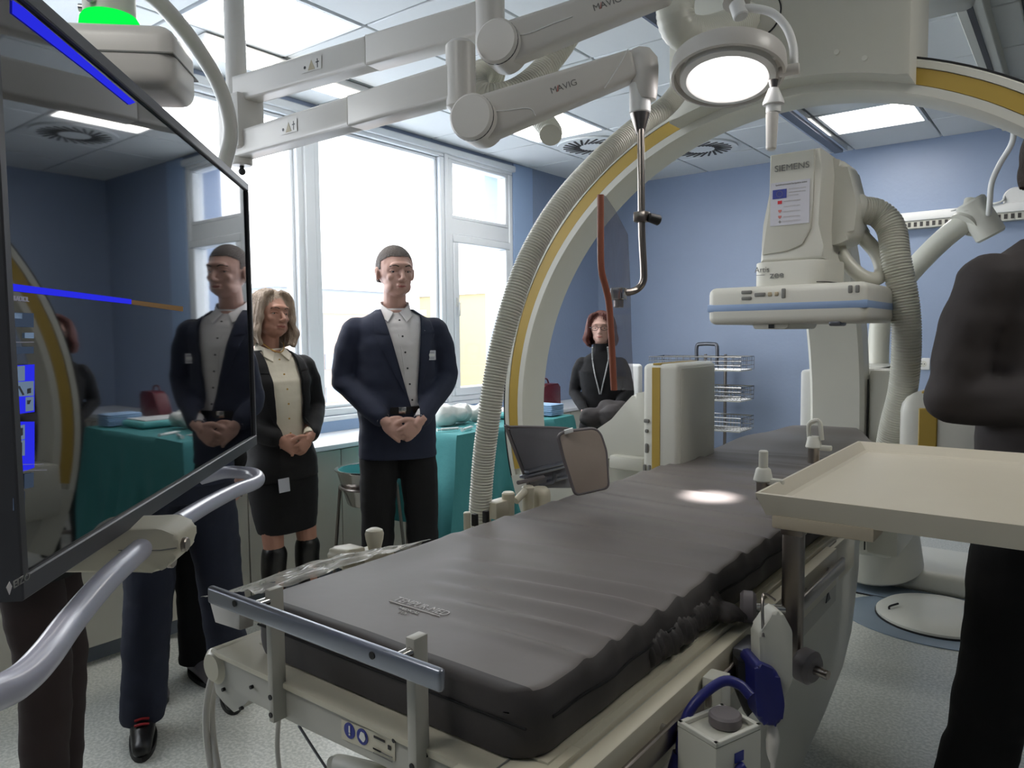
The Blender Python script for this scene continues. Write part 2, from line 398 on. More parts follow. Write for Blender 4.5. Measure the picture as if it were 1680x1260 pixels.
# walls
struct('wall_back', bx((WX-.3, BY, 0), (RX+.1, BY+.12, CZ)), 'wall')
struct('wall_right', bx((RX, RY0, 0), (RX+.12, BY, CZ)), 'wallgrey')
struct('wall_rear', bx((WX-.3, RY0-.12, 0), (RX+.1, RY0, CZ)), 'wallgrey')
wl = B(); WB, WT = .90, 2.765
box(wl, (WX-.3, RY0, 0), (WX, BY, WB)); box(wl, (WX-.3, RY0, WT), (WX, BY, CZ)); box(wl, (WX-.3, RY0, WB), (WX, -1.0, WT)); box(wl, (WX-.3, 4.93, WB), (WX, BY, WT))
box(wl, (WX-.3, .97, WB), (WX, 1.12, WT))
struct('wall_left', wl, 'wall')
struct('trim_1', bx((WX, 4.935, .9), (WX+.012, 5.206, CZ-.01), .002, 1), 'walllight')  # paler blue strip of the window wall
struct('trim_2', bx((WX, -1.0, .80), (WX+.006, 4.93, .90)), 'walllight')
struct('baseboard_back', bx((CABX, BY-.015, 0), (RX, BY, .1)), 'wallgrey')
# windows
def win_frame(bm, y0, y1, z0, z1, w=.05, x0=WX-.09, x1=WX-.02, wt=None):
    for a, c in (((y0, z0), (y1, z0+w)), ((y0, z1-(wt or w)), (y1, z1)), ((y0, z0+w), (y0+w, z1-(wt or w))), ((y1-w, z0+w), (y1, z1-(wt or w)))): box(bm, (x0, a[0], a[1]), (x1, c[0], c[1]), .006, 1)
def window(n, y0, y1, casement=False):
    b = B(); win_frame(b, y0, y1, WB, WT, .045, WX-.12, WX+.005)
    w = struct('window_%d' % n, b, 'pvc')
    if casement:
        struct('transom', bx((WX-.11, y0+.04, 2.165), (WX-.005, y1-.04, 2.285), .006, 1), 'pvc', w)
        b = B(); win_frame(b, y0+.045, y1-.045, WB+.045, 2.165, .06, WX-.1, WX+.012); struct('sash', b, 'pvc', w)
        b = B(); win_frame(b, y0+.045, y1-.045, 2.285, WT-.04, .028, WX-.1, WX-.01); struct('sash', b, 'pvc', w)
        h = B(); box(h, (WX+.012, y0+.062, 1.62), (WX+.024, y0+.088, 1.69), .004, 1); box(h, (WX+.024, y0+.066, 1.55), (WX+.042, y0+.084, 1.66), .006, 1); struct('window_handle', h, 'white', w)
        struct('pane', bx((WX-.06, y0+.1, WB+.1), (WX-.052, y1-.1, 2.11)), 'glass', w); struct('pane', bx((WX-.06, y0+.07, 2.31), (WX-.052, y1-.07, WT-.07)), 'glass', w)
    else:
        b = B(); win_frame(b, y0+.045, y1-.045, WB+.045, WT-.045, .022, WX-.1, WX-.03); struct('sash', b, 'pvc', w)
        struct('pane', bx((WX-.06, y0+.06, WB+.06), (WX-.052, y1-.06, WT-.06)), 'glass', w)
window(1, -1.0, .97); window(2, 1.12, 2.84); window(3, 2.92, 4.10); window(4, 4.14, 4.93, True)  # leftmost window is out of view, added to let daylight in
struct('trim_3', bx((WX-.13, 2.84, WB), (WX+.02, 2.92, WT), .006, 1), 'pvc')
struct('trim_4', bx((WX-.13, 4.10, WB), (WX+.012, 4.14, WT), .004, 1), 'pvc')
struct('trim_5', bx((WX-.02, -1.0, WT-.02), (WX+.03, 4.95, WT+.03), .008, 1), 'pvc')
struct('window_sill', bx((WX, -1.0, WB-.03), (WX+.03, 4.93, WB), .006, 1), 'pvc')['kind'] = 'structure'
# ---------------- outside
snow = mat('snowy_ground', (214, 220, 228), 0.9, var=0.08, scale=.2); apt = mat('hazy_yellow_render', (172, 158, 122), 0.9); apt2 = mat('hazy_salmon_render', (170, 146, 130), 0.9); apt3 = mat('hazy_grey_render', (150, 156, 164), 0.9); winm = mat('dim_window', (120, 130, 145), 0.3)  # facade colours paled in place of distance haze
roofm = mat('snow_on_roof', (206, 212, 222), 0.9)
o = struct('ground_outside', bx((-400, -200, -9.3), (-5, 400, -9)), snow)
def block(c, wx, wy, h, m, lab, nwin, floors, rz=0):
    t = E('apartment_building', (c[0], c[1], -9), lab, 'building')
    def lb(lo, hi): return bx(Vector(c)+Vector(lo), Vector(c)+Vector(hi))
    obj('facade', lb((-wx/2, -wy/2, 0), (wx/2, wy/2, h)), m, t); obj('roof', lb((-wx/2-.4, -wy/2-.4, h), (wx/2+.4, wy/2+.4, h+.5)), roofm, t)
    wm = None
    for i in range(nwin):
        for k in range(floors):
            if wm is None: wm = finish(bx((-.08, -.75, -.7), (.08, .75, .7)), 'window', winm)
            o = link(bpy.data.objects.new('window', wm)); o.parent = t; o.location = (wx/2+.05, -wy/2+wy*(i+.5)/nwin, 2.2+k*3.0)
block((-62, 77, -9), 12, 16, 15.5, apt, 'yellow apartment block seen through the right hand window', 5, 4)
block((-60, 45, -9), 12, 20, 12.6, apt2, 'salmon apartment block seen behind the man in the navy suit', 6, 3)
block((-82, 62, -9), 12, 18, 16.5, apt3, 'grey apartment block between the yellow and salmon ones', 5, 4)
block((-75, 33, -9), 12, 14, 10.5, apt3, 'pale low block seen beside the blond woman', 4, 3)
for n, (px, py, d) in enumerate([(570, 640, 30), (560, 622, 44), (608, 650, 26), (540, 655, 20)]):
    p = P(px, py, d); b = B()
    g = Vector((p.x, p.y, -9)); tube(b, [g, g+Vector((0, 0, 2))], .12, 8)
    for k in range(16):
        a = random.random()*6.28; q = g+Vector((0, 0, 1.6)); e = q+Vector((math.cos(a)*1.5, math.sin(a)*1.5, random.uniform(.6, 2.4)))
        tube(b, [q, (q+e)/2+Vector((0, 0, .2)), e], [.07, .04, .015], 6)
        ell(b, e, (.45, .45, .28), None, 8, 6)
    thing('snowy_tree', b, snow, ['snow covered tree outside, farther left one', 'snow covered tree outside, farthest one', 'snow covered tree outside next to the navy suit', 'snow covered tree outside, nearest the window'][n], 'tree')

# ---------------- batten lamp, ceiling rails
t = E('batten_lamp', (-3.31, 2.45, 2.74), 'long batten ceiling lamp running along the windows', 'lamp')
obj('lamp_housing', bx((-3.37, 1.93, CZ-.05), (-3.25, 2.99, CZ-.011), .006, 1), 'white', t)
obj('lamp_tube', bx((-3.36, 1.95, CZ-.085), (-3.26, 2.97, CZ-.05), .012, 2), 'batten', t)
b = bx((-1.56, 2.9, CZ-.05), (-1.44, 6.1, CZ-.009), .004, 1); t = thing('ceiling_rail', b, 'chrome', 'polished ceiling rail whose end stops beside the far light panel', 'rail')
b = B(); box(b, (-1.53, 2.9, CZ-.062), (-1.47, 6.09, CZ-.05)); obj('rail_groove', b, 'steeld', t)
for n, xx in enumerate((-.40, -.16)):
    th = thing('ceiling_rail', bx((xx-.05, .5, CZ-.1), (xx+.05, 6.0, CZ-.009), .004, 1), 'cream2', ['grey ceiling rail right of the arch carriage, left of two', 'grey ceiling rail right of the arch carriage, right of two'][n], 'rail')
    obj('rail_groove', bx((xx-.012, .5, CZ-.104), (xx+.012, 5.99, CZ-.1)), 'darkslot', th)
# ---------------- cabinets, worktop
n = 0
for k in range(-2, 10):
    y0 = .31+.6*k
    if y0 > 6.2: break
    y1 = min(y0+.6, 6.305)
    where = 'base cabinet in the run under the windows, '+(['behind the photographer', 'left end of the visible run', 'behind the monitor', 'behind the jeans', 'between monitor and blond woman', 'behind the blond woman', 'behind the steel bowl', 'behind the navy suit', 'behind the teal table', 'behind the teal table, farther along', 'next to last before the corner', 'in the room corner'][n])
    n += 1
    t = E('base_cabinet', (CABX-.2, (y0+y1)/2, 0), where, 'cabinet', None)
    obj('carcass', bx((WX+.005, y0+.001, .08), (CABX-.02, y1-.001, .77)), 'cab', t)
    obj('plinth', bx((WX+.03, y0+.001, 0), (CABX-.06, y1-.001, .08)), 'wallgrey', t)
    d = obj('cabinet_door', bx((CABX-.018, y0+.003, .085), (CABX, y1-.003, .765), .002, 1), 'cab', t)
    hy = y1-.05 if k % 2 == 0 else y0+.05
    obj('door_handle', tb([(CABX, hy, .62), (CABX+.03, hy, .625), (CABX+.03, hy, .73), (CABX, hy, .735)], .006, 8, 3), 'steel', d)
thing('worktop', bx((WX+.006, -.9, .771), (CABX+.02, 6.305, .80), .004, 1), 'counter', 'long white worktop on the cabinets under the windows', 'worktop')
# maroon bag on the worktop
c = onZ(893, 668, .80); c = Vector((-3.5, onX(893, 668, -3.5).y, .80))
t = E('handbag', c, 'maroon leather bag standing on the worktop', 'bag')
obj('bag_body', prism(B(), rr_poly([c+Vector((-.05, -.15, 0)), c+Vector((-.05, .17, 0)), c+Vector((-.02, .12, .2)), c+Vector((-.02, -.1, .2))], .03), (.1, 0, 0), .015), 'maroon', t)
obj('bag_handle', tb([c+Vector((0, -.05, .19)), c+Vector((0, -.02, .235)), c+Vector((0, .04, .235)), c+Vector((0, .07, .19))], .007, 8, 5), 'maroon', t)
# steel bowl on a stand
c = Vector((-3.0, 2.635, .505))
t = E('kick_bucket', (c.x, c.y, 0), 'round steel bowl with teal liner on a stand behind the navy suit', 'bowl')
obj('bowl', lathe(B(), [(.02, 0), (.105, 0), (.115, .01), (.165, .18), (.178, .19), (.178, .197), (.16, .195), (.108, .015), (.02, .012)], c), 'chrome', t)
obj('liner', lathe(B(), [(.02, .03), (.11, .032), (.158, .19), (.155, .193), (.105, .036), (.02, .036)], c), 'teal', t)
obj('stand_ring', tb([c+Vector((.15*math.cos(a), .15*math.sin(a), .10)) for a in (2*PI*k/24 for k in range(24))], .008, 8, closed=True), 'steel', t)
for k in range(4):
    a = PI/4+k*PI/2; obj('leg', tb([c+Vector((.15*math.cos(a), .15*math.sin(a), .1)), (c.x+.2*math.cos(a), c.y+.2*math.sin(a), .05)], .009, 8), 'steel', t)
    obj('castor', cy((c.x+.2*math.cos(a)-.01, c.y+.2*math.sin(a), .025), (c.x+.2*math.cos(a)+.01, c.y+.2*math.sin(a), .025), .025, seg=14), 'black', t)
# ---------------- teal draped instrument table
TX0, TX1, TY0, TY1, TZ = -3.08, -2.58, 2.88, 4.02, .88
t = E('instrument_table', ((TX0+TX1)/2, (TY0+TY1)/2, 0), 'wheeled instrument table under the teal drape', 'table')
obj('table_top', bx((TX0+.02, TY0+.02, TZ-.04), (TX1-.02, TY1-.02, TZ-.012)), 'steel', t)
for sx in (TX0+.06, TX1-.06):
    for sy in (TY0+.06, TY1-.06):
        l = obj('leg', cy((sx, sy, .06), (sx, sy, TZ-.04), .014, seg=10), 'steel', t); obj('castor', cy((sx-.012, sy, .035), (sx+.012, sy, .035), .035, seg=14), 'black', l)
def drape(u, v):
    # u around the perimeter, v from top centre out and down
    per = [(TX1, TY0), (TX1, TY1), (TX0, TY1), (TX0, TY0)]
    L = [TY1-TY0, TX1-TX0, TY1-TY0, TX1-TX0]; tot = sum(L); s = u*tot; i = 0
    while i < 3 and s > L[i]: s -= L[i]; i += 1
    a = Vector((*per[i], 0)); b_ = Vector((*per[(i+1) % 4], 0)); p = a.lerp(b_, min(1, s/L[i])); c = Vector(((TX0+TX1)/2, (TY0+TY1)/2, 0))
    if v <= .4:
        q = c.lerp(p, v/.4); q.z = TZ+.002*math.sin(9*q.x+14*q.y); return q
    w = (v-.4)/.6; drop = .45+.22*math.sin(u*7.0+.6)*0.6+.18*math.sin(u*19+1)*.3
    if i == 0: drop = .62+.16*math.sin(s*6.5+1.0)
    q = p.copy(); out = (p-c).normalized()
    edge = min(s, L[i]-s); cf = math.exp(-edge/.10)
    amp = .015+.075*w; q += out*(.008+amp*(.55+.5*math.sin(u*tot*24+1.5*w)+.35*math.sin(u*tot*43+.7))*w+cf*.10*w)
    q.z = TZ-min(w*drop*1.0, .86)-.0; return q
o = thing('drape', thicken(quad_sheet(drape, 220, 30), .002), 'teal', 'teal surgical drape hanging over the instrument table', 'drape', angle=80)
def lump(name, c, r, m, lab, cat, seed, vox=.012, n=7):
    rnd = random.Random(seed); b = B()
    for k in range(n): ell(b, Vector(c)+Vector((rnd.uniform(-1, 1)*r[0]*.6, rnd.uniform(-1, 1)*r[1]*.6, r[2]*rnd.uniform(.35, .6))), (r[0]*.5, r[1]*.5, r[2]*rnd.uniform(.35, .55)))
    b = remesh(b, vox, 3)
    for v in b.verts:
        d = noise.noise(v.co*22)*.012; v.co += v.co.normalized()*0+Vector((0, 0, d)) + Vector((d, -d, 0))*.5
        if v.co.z < c[2]: v.co.z = c[2]
    return thing(name, b, m, lab, cat)
whitepl = mat('milky_plastic_bag', (216, 218, 214), 0.3, bump=.4, bscale=25)
c = onZ(742, 694, TZ+.004); lump('plastic_bag', (-2.93, 3.22, TZ+.006), (.13, .15, .12), whitepl, 'crumpled milky plastic bag, larger one, on the teal table', 'bag', 3)
lump('plastic_bag', (-2.90, 3.44, TZ+.006), (.09, .09, .10), whitepl, 'crumpled milky plastic bag, smaller one, beside the corrugated hose', 'bag', 5)
t = E('cloth_roll', (-2.85, 3.86, TZ+.006), 'folded teal cloth with white paper on top, on the teal table', 'cloth')
obj('cloth', bx((-2.99, 3.56, TZ+.006), (-2.70, 3.82, TZ+.045), .018, 3), 'teal2', t); obj('paper', bx((-2.98, 3.58, TZ+.046), (-2.73, 3.80, TZ+.052)), 'white', t)
t = E('paper_stack', (-2.76, 4.14, TZ), 'stack of folded blue paper cloths at the far end of the teal table', 'paper')
for k in range(6): obj('folded_sheet', bx((-2.84, 3.85, TZ+.006+.012*k), (-2.64, 3.99, TZ+.016+.012*k), .004, 2, rot=Matrix.Rotation(.05*math.sin(k*2.3), 3, 'Z')), 'bluepaper', t)
for n, (x, y, rz) in enumerate([(-2.66, 3.06, .3), (-2.68, 3.2, 1.2), (-2.72, 2.98, -.4)]):
    R_ = Matrix.Rotation(rz, 3, 'Z'); p = Vector((x, y, TZ+.012))
    b = cy(p-R_@Vector((0, .05, 0)), p+R_@Vector((0, .05, 0)), .008, seg=10); cyl(b, p+R_@Vector((0, .05, 0)), p+R_@Vector((0, .075, 0)), .003, seg=8); cyl(b, p-R_@Vector((0, .075, 0)), p-R_@Vector((0, .05, 0)), .004, seg=8); cyl(b, p-R_@Vector((0, .077, 0)), p-R_@Vector((0, .075, 0)), .010, seg=10)
    thing('syringe', b, 'white', ['white syringe near the table edge', 'white syringe lying crosswise', 'white syringe closest to the navy suit'][n], 'syringe')
# ---------------- wall things
c = onY(1515, 597, BY)
t = E('wall_socket', c, 'white square wall socket on the blue wall', 'socket')
obj('socket_plate', bx(c+Vector((-.045, -.012, -.045)), c+Vector((.045, 0, .045)), .012, 3), 'white', t)
obj('socket_inset', cy(c+Vector((0, -.014, 0)), c+Vector((0, -.011, 0)), .024, seg=20), 'cream', t)
for s in (-.009, .009): obj('socket_hole', cy(c+Vector((s, -.0155, 0)), c+Vector((s, -.013, 0)), .004, seg=8), 'black', t)
# wall rail with perforated duct
z0, z1 = 2.165, 2.285
t = E('wall_duct', (-.4, BY-.05, z0), 'white perforated cable duct running along the blue wall', 'duct')
obj('duct_body', bx((-1.16, BY-.09, z0+.055), (1.5, BY, z1), .01, 2), 'white', t)
obj('duct_underside', bx((-1.14, BY-.075, z0), (1.5, BY, z0+.055), .003, 1), 'cream2', t)
for k in range(60): obj('slot', bx((-1.12+k*.04, BY-.078, z0+.012), (-1.10+k*.04, BY-.073, z0+.045)), 'darkslot', t)
# reel and thin cord
c = onY(1666, 325, BY-.05); b = cy(c+Vector((0, -.02, 0)), c+Vector((0, .03, 0)), .075, seg=28, bev=.008)
t = thing('cord_reel', b, 'white', 'white round cord reel on top of the wall duct', 'reel')
obj('cord', tb([c+Vector((-.06, -.01, .02)), onY(1640, 332, BY-.1), onY(1600, 338, BY-.1), onY(1560, 345, BY-.09)], .008, 8, 5), 'white', t)
# wire basket trolley
t = E('basket_trolley', (-2.30, 6.03, 0), 'wire basket trolley against the blue wall', 'trolley')
X0, X1, Y0, Y1 = -2.98, -2.16, 5.86, 6.16
for k, z in enumerate((1.10, .85, .60)):
    x0 = X0 if k == 0 else -2.52
    b = B()
    for zz in (z, z+.035, z+.07, z+.105): tube(b, [(x0, Y0, zz), (X1, Y0, zz), (X1, Y1, zz), (x0, Y1, zz)], .0035 if zz < z+.1 else .006, 6, closed=True)
    for i in range(14):
        xx = x0+(X1-x0)*i/13; tube(b, [(xx, Y0, z+.105), (xx, Y0, z), (xx, Y1, z), (xx, Y1, z+.105)], .0025, 5)
    for i in range(1, 6):
        yy = Y0+(Y1-Y0)*i/6; tube(b, [(x0, yy, z+.105), (x0, yy, z), (X1, yy, z), (X1, yy, z+.105)], .0025, 5)
    g = obj('wire_basket', b, 'chrome', t); obj('basket_liner', bx((x0+.01, Y0+.01, z-.012), (X1-.01, Y1-.01, z-.004)), 'cream', g)
for xx in (-2.60, -2.42):
    obj('post', cy((xx, 6.19, .06), (xx, 6.19, 1.22), .014, seg=10), 'steel', t)
    obj('castor', cy((xx-.012, 6.19, .03), (xx+.012, 6.19, .03), .03, seg=12), 'black', t)
obj('push_handle', tb([(-2.60, 6.0, 1.16), (-2.60, 6.0, 1.29), (-2.56, 6.0, 1.31), (-2.46, 6.0, 1.31), (-2.42, 6.0, 1.29), (-2.42, 6.0, 1.14)], .016, 10, 4), 'steeld', t)
for yy in (5.88, 6.14): obj('base_rail', cy((-2.64, yy, .06), (-2.38, yy, .06), .012, seg=10), 'steel', t)
# ================================================================ ceiling C-arm (big arch) with its detector
AC = Vector((-.781, 0, 1.082)); AY = 2.5
def arc_ring(prof, a0, a1, n=90):
    """prof: closed list of (radius, y)"""
    secs = []
    for i in range(n+1):
        a = a0+(a1-a0)*i/n; secs.append([Vector((AC.x+r*math.cos(a), y, AC.z+r*math.sin(a))) for r, y in prof])
    return rings(B(), secs)
A0, A1 = math.radians(-22), math.radians(194.5)
t_arch = E('ceiling_c_arm', (AC.x, AY+.1, CZ-.02), 'huge cream C-shaped arch with a yellow stripe hanging from the ceiling over the couch', 'x-ray machine')
obj('arch', arc_ring([(1.085, AY), (1.110, AY), (1.1105, AY+.012), (1.158, AY+.012), (1.159, AY), (1.178, AY), (1.183, AY+.006), (1.183, AY+.15), (1.172, AY+.165), (1.10, AY+.165), (1.082, AY+.155), (1.078, AY+.012)], A0, A1), 'cream', t_arch, angle=50)
obj('yellow_band', arc_ring([(1.112, AY+.002), (1.157, AY+.002), (1.157, AY+.0118), (1.112, AY+.0118)], A0+.02, A1-.03), 'yellow', t_arch)
obj('rubber_edge', arc_ring([(1.1835, AY+.004), (1.1885, AY+.004), (1.1885, AY+.03), (1.1835, AY+.03)], A0, A1), 'black', t_arch)
# carriage whose lower edge follows the arch
def carriage(x0, x1, y0, y1, r):
    pts = [Vector((x0, y0, CZ-.02)), Vector((x1, y0, CZ-.02))]
    n = 20
    for i in range(n+1):
        x = x1+(x0-x1)*i/n; pts.append(Vector((x, y0, AC.z+math.sqrt(r*r-(x-AC.x)**2))))
    return prism(B(), pts, (0, y1-y0, 0), .006)
cg = obj('carriage', carriage(-1.150, -.405, 2.405, 2.70, 1.110), 'cream2', t_arch)
if False: b = arc_ring([(1.068, AY-.055), (1.1095, AY-.055), (1.1095, AY-.001), (1.082, AY-.001)], math.radians(71), math.radians(109), 30)
for px, py in ((1373, 86), (1419, 96)):
    q = onY(px, py, 2.405); obj('cap', cy(q+Vector((0, -.006, 0)), q+Vector((0, .01, 0)), .008, seg=14), 'cream', cg)
q = onY(1245, 25, 2.405); obj('hose_socket', lathe(B(), [(.07, .05), (.07, -.002), (.064, -.006), (.0, -.006)], q, (0, 1, 0)), 'cream2', cg)
obj('socket_seal', lathe(B(), [(.072, .02), (.072, -.003), (.068, -.003), (.068, .02)], q+Vector((0, -.001, 0)), (0, 1, 0), caps=False), 'black', cg)
# upper trolley block on rails
b = bx((-.62, 2.75, 2.57), (-.335, 3.25, 2.80), .03, 3); obj('trolley_block', b, 'cream2', t_arch)
b = bx((-.95, 2.69, 2.5), (-.45, 2.9, CZ-.02), .02, 2); obj('trolley_neck', b, 'cream2', t_arch)
# end block of the arch, arm to the detector
e0, e1 = math.radians(194), math.radians(207)
obj('arch_end', arc_ring([(1.09, AY-.005), (1.178, AY-.005), (1.178, AY+.15), (1.09, AY+.15)], e0, e1, 8), 'cream2', t_arch)
DY = 2.42
poly = [onY(x, y, DY) for x, y in ((925, 735), (950, 722), (978, 705), (1003, 688), (1025, 662), (1040, 646), (1053, 643), (1066, 643), (1066, 752), (1000, 752), (925, 760))]
arm = obj('detector_arm', prism(B(), rr_poly(poly, .01, 3), (0, .2, 0), .02, 3), 'cream', t_arch)
a_, b_ = onY(1000, 750, DY-.02), onY(1057, 775, DY-.02)
obj('arm_ledge', bx((a_.x, DY-.03, b_.z), (b_.x, DY+.22, a_.z+.01), .012, 2), 'cream2', t_arch)
obj('arm_link', bx((-1.88, DY+.06, .70), (-1.30, DY+.2, .92), .03, 2), 'cream2', t_arch)
# lateral flat detector
x0, x1, z0, z1 = -1.195, -1.06, .80, 1.298
det = obj('flat_detector', bx((x0, 2.30, z0), (x1, 2.62, z1), .018, 3), 'cream', t_arch)
obj('stripe', bx((-1.158, 2.297, z0+.01), (-1.128, 2.302, z1-.012), .001, 1), 'yellow', det)
obj('stripe', bx((-1.158, 2.305, z1-.004), (-1.128, 2.61, z1+.002), .001, 1), 'yellow', det)
obj('detector_cover', bx((x1-.022, 2.315, z0+.015), (x1+.006, 2.605, z1-.012), .012, 2), 'cream2', det)
for w, h, x, z in ((.022, .014, -1.178, 1.10), (.013, .013, -1.178, 1.065), (.013, .034, -1.178, 1.005), (.012, .036, -1.186, .93), (.012, .036, -1.168, .93)):
    obj('button', bx((x-w/2, 2.294, z-h/2), (x+w/2, 2.303, z+h/2), .005, 2), 'print', det)
# lateral tube housing on the right
tub = obj('tube_housing', bx((-.435, 2.5, .80), (.30, 2.86, 1.215), .06, 4), 'cream', t_arch)
obj('stripe', bx((-.375, 2.494, .86), (-.325, 2.506, 1.17), .003, 1), 'yellow', tub)
obj('stripe', bx((-.375, 2.54, 1.209), (-.325, 2.82, 1.219), .003, 1), 'yellow', tub)
obj('tube_link', bx((.2, 2.55, .85), (.42, 2.66, 1.0), .02, 2), 'cream2', t_arch)

# ================================================================ floor C-arm with the top detector
t_fl = E('floor_c_arm', (-.8, 4.0, 0), 'cream floor-mounted C-arm carrying the flat detector above the couch', 'x-ray machine')
FX = -.70
def arcYZ(prof, a0, a1, n=60, cyy=2.5, cz=1.0):
    secs = []
    for i in range(n+1):
        a = a0+(a1-a0)*i/n; secs.append([Vector((x, cyy+r*math.cos(a), cz+r*math.sin(a))) for r, x in prof])
    return rings(B(), secs)
CXc = -.86
obj('c_arc', arcYZ([(1.02, CXc-.1), (1.04, CXc-.115), (1.14, CXc-.115), (1.16, CXc-.10), (1.16, CXc+.1), (1.14, CXc+.115), (1.04, CXc+.115), (1.02, CXc+.1)], math.radians(-42), math.radians(58)), 'cream', t_fl, angle=35)
obj('c_neck', bx((-.80, 2.62, 1.74), (-.66, 3.14, 1.90), .03, 3), 'cream2', t_fl)
# stand
st = obj('stand', bx((-1.03, 3.66, .36), (-.64, 4.25, 1.235), .03, 3), 'cream', t_fl)
obj('stand_cheek', bx((-1.035, 3.58, .42), (-.985, 3.95, 1.225), .015, 2), 'white', t_fl)
obj('stand_cheek', bx((-.735, 3.56, .40), (-.60, 3.95, 1.235), .02, 2), 'cream2', t_fl)
obj('stand_gap', bx((-.738, 3.552, .42), (-.733, 3.56, 1.19)), 'black', t_fl)
obj('stand_foot', cy((-.86, 4.42, .11), (-.86, 4.30, .55), .24, .20, seg=36, bev=.02), 'cream2', t_fl)
obj('base_block', bx((-1.7, 4.40, .004), (.9, 4.95, .12), .03, 3), 'cream', t_fl)
obj('tube_under', bx((-1.15, 2.3, .10), (-.88, 2.75, .42), .05, 3), 'cream2', t_fl)
# detector slab
Yd = 2.28
x0, x1 = -.953, -.548; z0, z1 = 1.428, 1.545
dt = obj('flat_detector', bx((x0, Yd, z0), (x1+.07, Yd+.40, z1), .022, 4), 'cream', t_fl)
obj('stripe', bx((x0-.001, Yd-.001, 1.468), (x1+.071, Yd+.401, 1.492), .004, 2), 'bluestripe', dt)
b = prism(B(), rr_poly([Vector((-.82, Yd+.03, 1.43)), Vector((-.70, Yd+.03, 1.43)), Vector((-.71, Yd+.03, 1.412)), Vector((-.81, Yd+.03, 1.412))], .006, 3), (0, .3, 0), .003); obj('under_plate', b, 'cream2', dt)
obj('sensor', bx((-.765, Yd+.026, 1.414), (-.748, Yd+.031, 1.426)), 'black', dt)
obj('corner_block', bx((-.585, Yd+.01, 1.418), (-.55, Yd+.08, 1.435), .006, 2), 'steeld', dt)
zz = 1.520
for w, h, x, z in ((.034, .011, -.825, 1.527), (.032, .011, -.825, 1.508), (.035, .012, -.783, 1.518), (.013, .013, -.753, 1.518), (.013, .013, -.733, 1.518), (.013, .030, -.712, 1.519)):
    k = obj('button', bx((x-w/2, Yd-.004, z-h/2), (x+w/2, Yd+.003, z+h/2), min(w, h)*.45, 3), 'printbrown' if w < .02 and h < .02 else 'print', dt)
for x in (-.524, -.505): obj('button', bx((x-.006, Yd-.003, 1.512), (x+.006, Yd+.003, 1.534), .004, 2), 'print', dt)
# collar
x_c = -.715
obj('collar', prism(B(), rr_poly([Vector((-.838, 2.36, 1.546)), Vector((-.622, 2.36, 1.546)), Vector((-.60, 2.58, 1.546)), Vector((-.82, 2.58, 1.546))], .05, 6), (0, 0, .078), .004, 2), 'cream', t_fl)
obj('collar_seal', prism(B(), rr_poly([Vector((-.834, 2.364, 1.553)), Vector((-.618, 2.362, 1.553)), Vector((-.598, 2.582, 1.553)), Vector((-.82, 2.582, 1.553))], .05, 6), (0, 0, .003)), 'darkslot', t_fl)
# tower: front profile extruded back
TF = 2.375
prof = [(-.790, 1.96), (-.640, 1.96), (-.634, 1.90), (-.640, 1.73), (-.636, 1.66), (-.62, 1.624), (-.818, 1.624), (-.812, 1.68), (-.796, 1.74), (-.789, 1.84)]
tw = obj('tower', prism(B(), [Vector((x, TF, z)) for x, z in prof], (0, .20, 0), .012, 3), 'cream', t_fl)
prof2 = [(-.786, 1.955), (-.652, 1.955), (-.655, 1.80), (-.660, 1.72), (-.685, 1.672), (-.73, 1.655), (-.808, 1.648), (-.800, 1.70), (-.788, 1.78)]
obj('tower_front', prism(B(), [Vector((x, TF-.008, z)) for x, z in prof2], (0, .010, 0), .003, 2), 'cream2', t_fl)
obj('tower_back', prism(B(), rr_poly([Vector((-.70, TF+.15, 1.975)), Vector((-.60, TF+.15, 1.94)), Vector((-.565, TF+.15, 1.80)), Vector((-.575, TF+.15, 1.70)), Vector((-.62, TF+.15, 1.68)), Vector((-.72, TF+.15, 1.68))], .02, 4), (0, .16, 0), .02, 3), 'cream', t_fl)
fy = TF-.0095
def T(name, s, x, z, w, h, m, par, y=fy, bold=False, dz=0.0): return text(name, s, h, basis((x, y, z), (1, 0, dz), (0, 0, 1)), m, par, w, .0004, bold)
T('lettering', 'SIEMENS', -.772, 1.902, .104, .027, 'print', t_fl)
lab = obj('label', bx((-.783, fy-.0008, 1.735), (-.664, fy, 1.868)), 'label', t_fl)
ly = fy-.0012
T('lettering', 'Spolufinancované Európskou úniou', -.768, 1.858, .095, .007, 'print', lab, ly)
fl = obj('flag', bx((-.776, ly-.0006, 1.818), (-.733, ly, 1.846)), 'printblue', lab)
for k in range(12):
    a = 2*PI*k/12; obj('star', cy((-.7545+.009*math.cos(a), ly-.0012, 1.832+.009*math.sin(a)), (-.7545+.009*math.cos(a), ly-.0004, 1.832+.009*math.sin(a)), .0016, seg=5), 'starblue', fl)
for k, (s, z) in enumerate((('EURÓPSKA ÚNIA', 1.842), ('FOND REGIONÁLNEHO', 1.832), ('ROZVOJA', 1.823), ('OPERAČNÝ PROGRAM', 1.806), ('ZDRAVOTNÍCTVO', 1.790), ('MINISTERSTVO SR', 1.774), ('KRAJ NEMOCNICA', 1.758), ('MESTO', 1.745))):
    T('lettering', s, -.727 if k < 3 else -.742, z, .05 if k != 2 else .03, .005, 'printlight', lab, ly)
obj('emblem', bx((-.760, ly-.0006, 1.801), (-.747, ly, 1.811)), 'printred2', lab)
for z in (1.778, 1.760): obj('emblem', prism(B(), rr_poly([Vector((-.758, ly-.0006, z+.005)), Vector((-.748, ly-.0006, z+.005)), Vector((-.748, ly-.0006, z)), Vector((-.753, ly-.0006, z-.005)), Vector((-.758, ly-.0006, z))], .001, 2), (0, .0006, 0)), 'printred', lab)
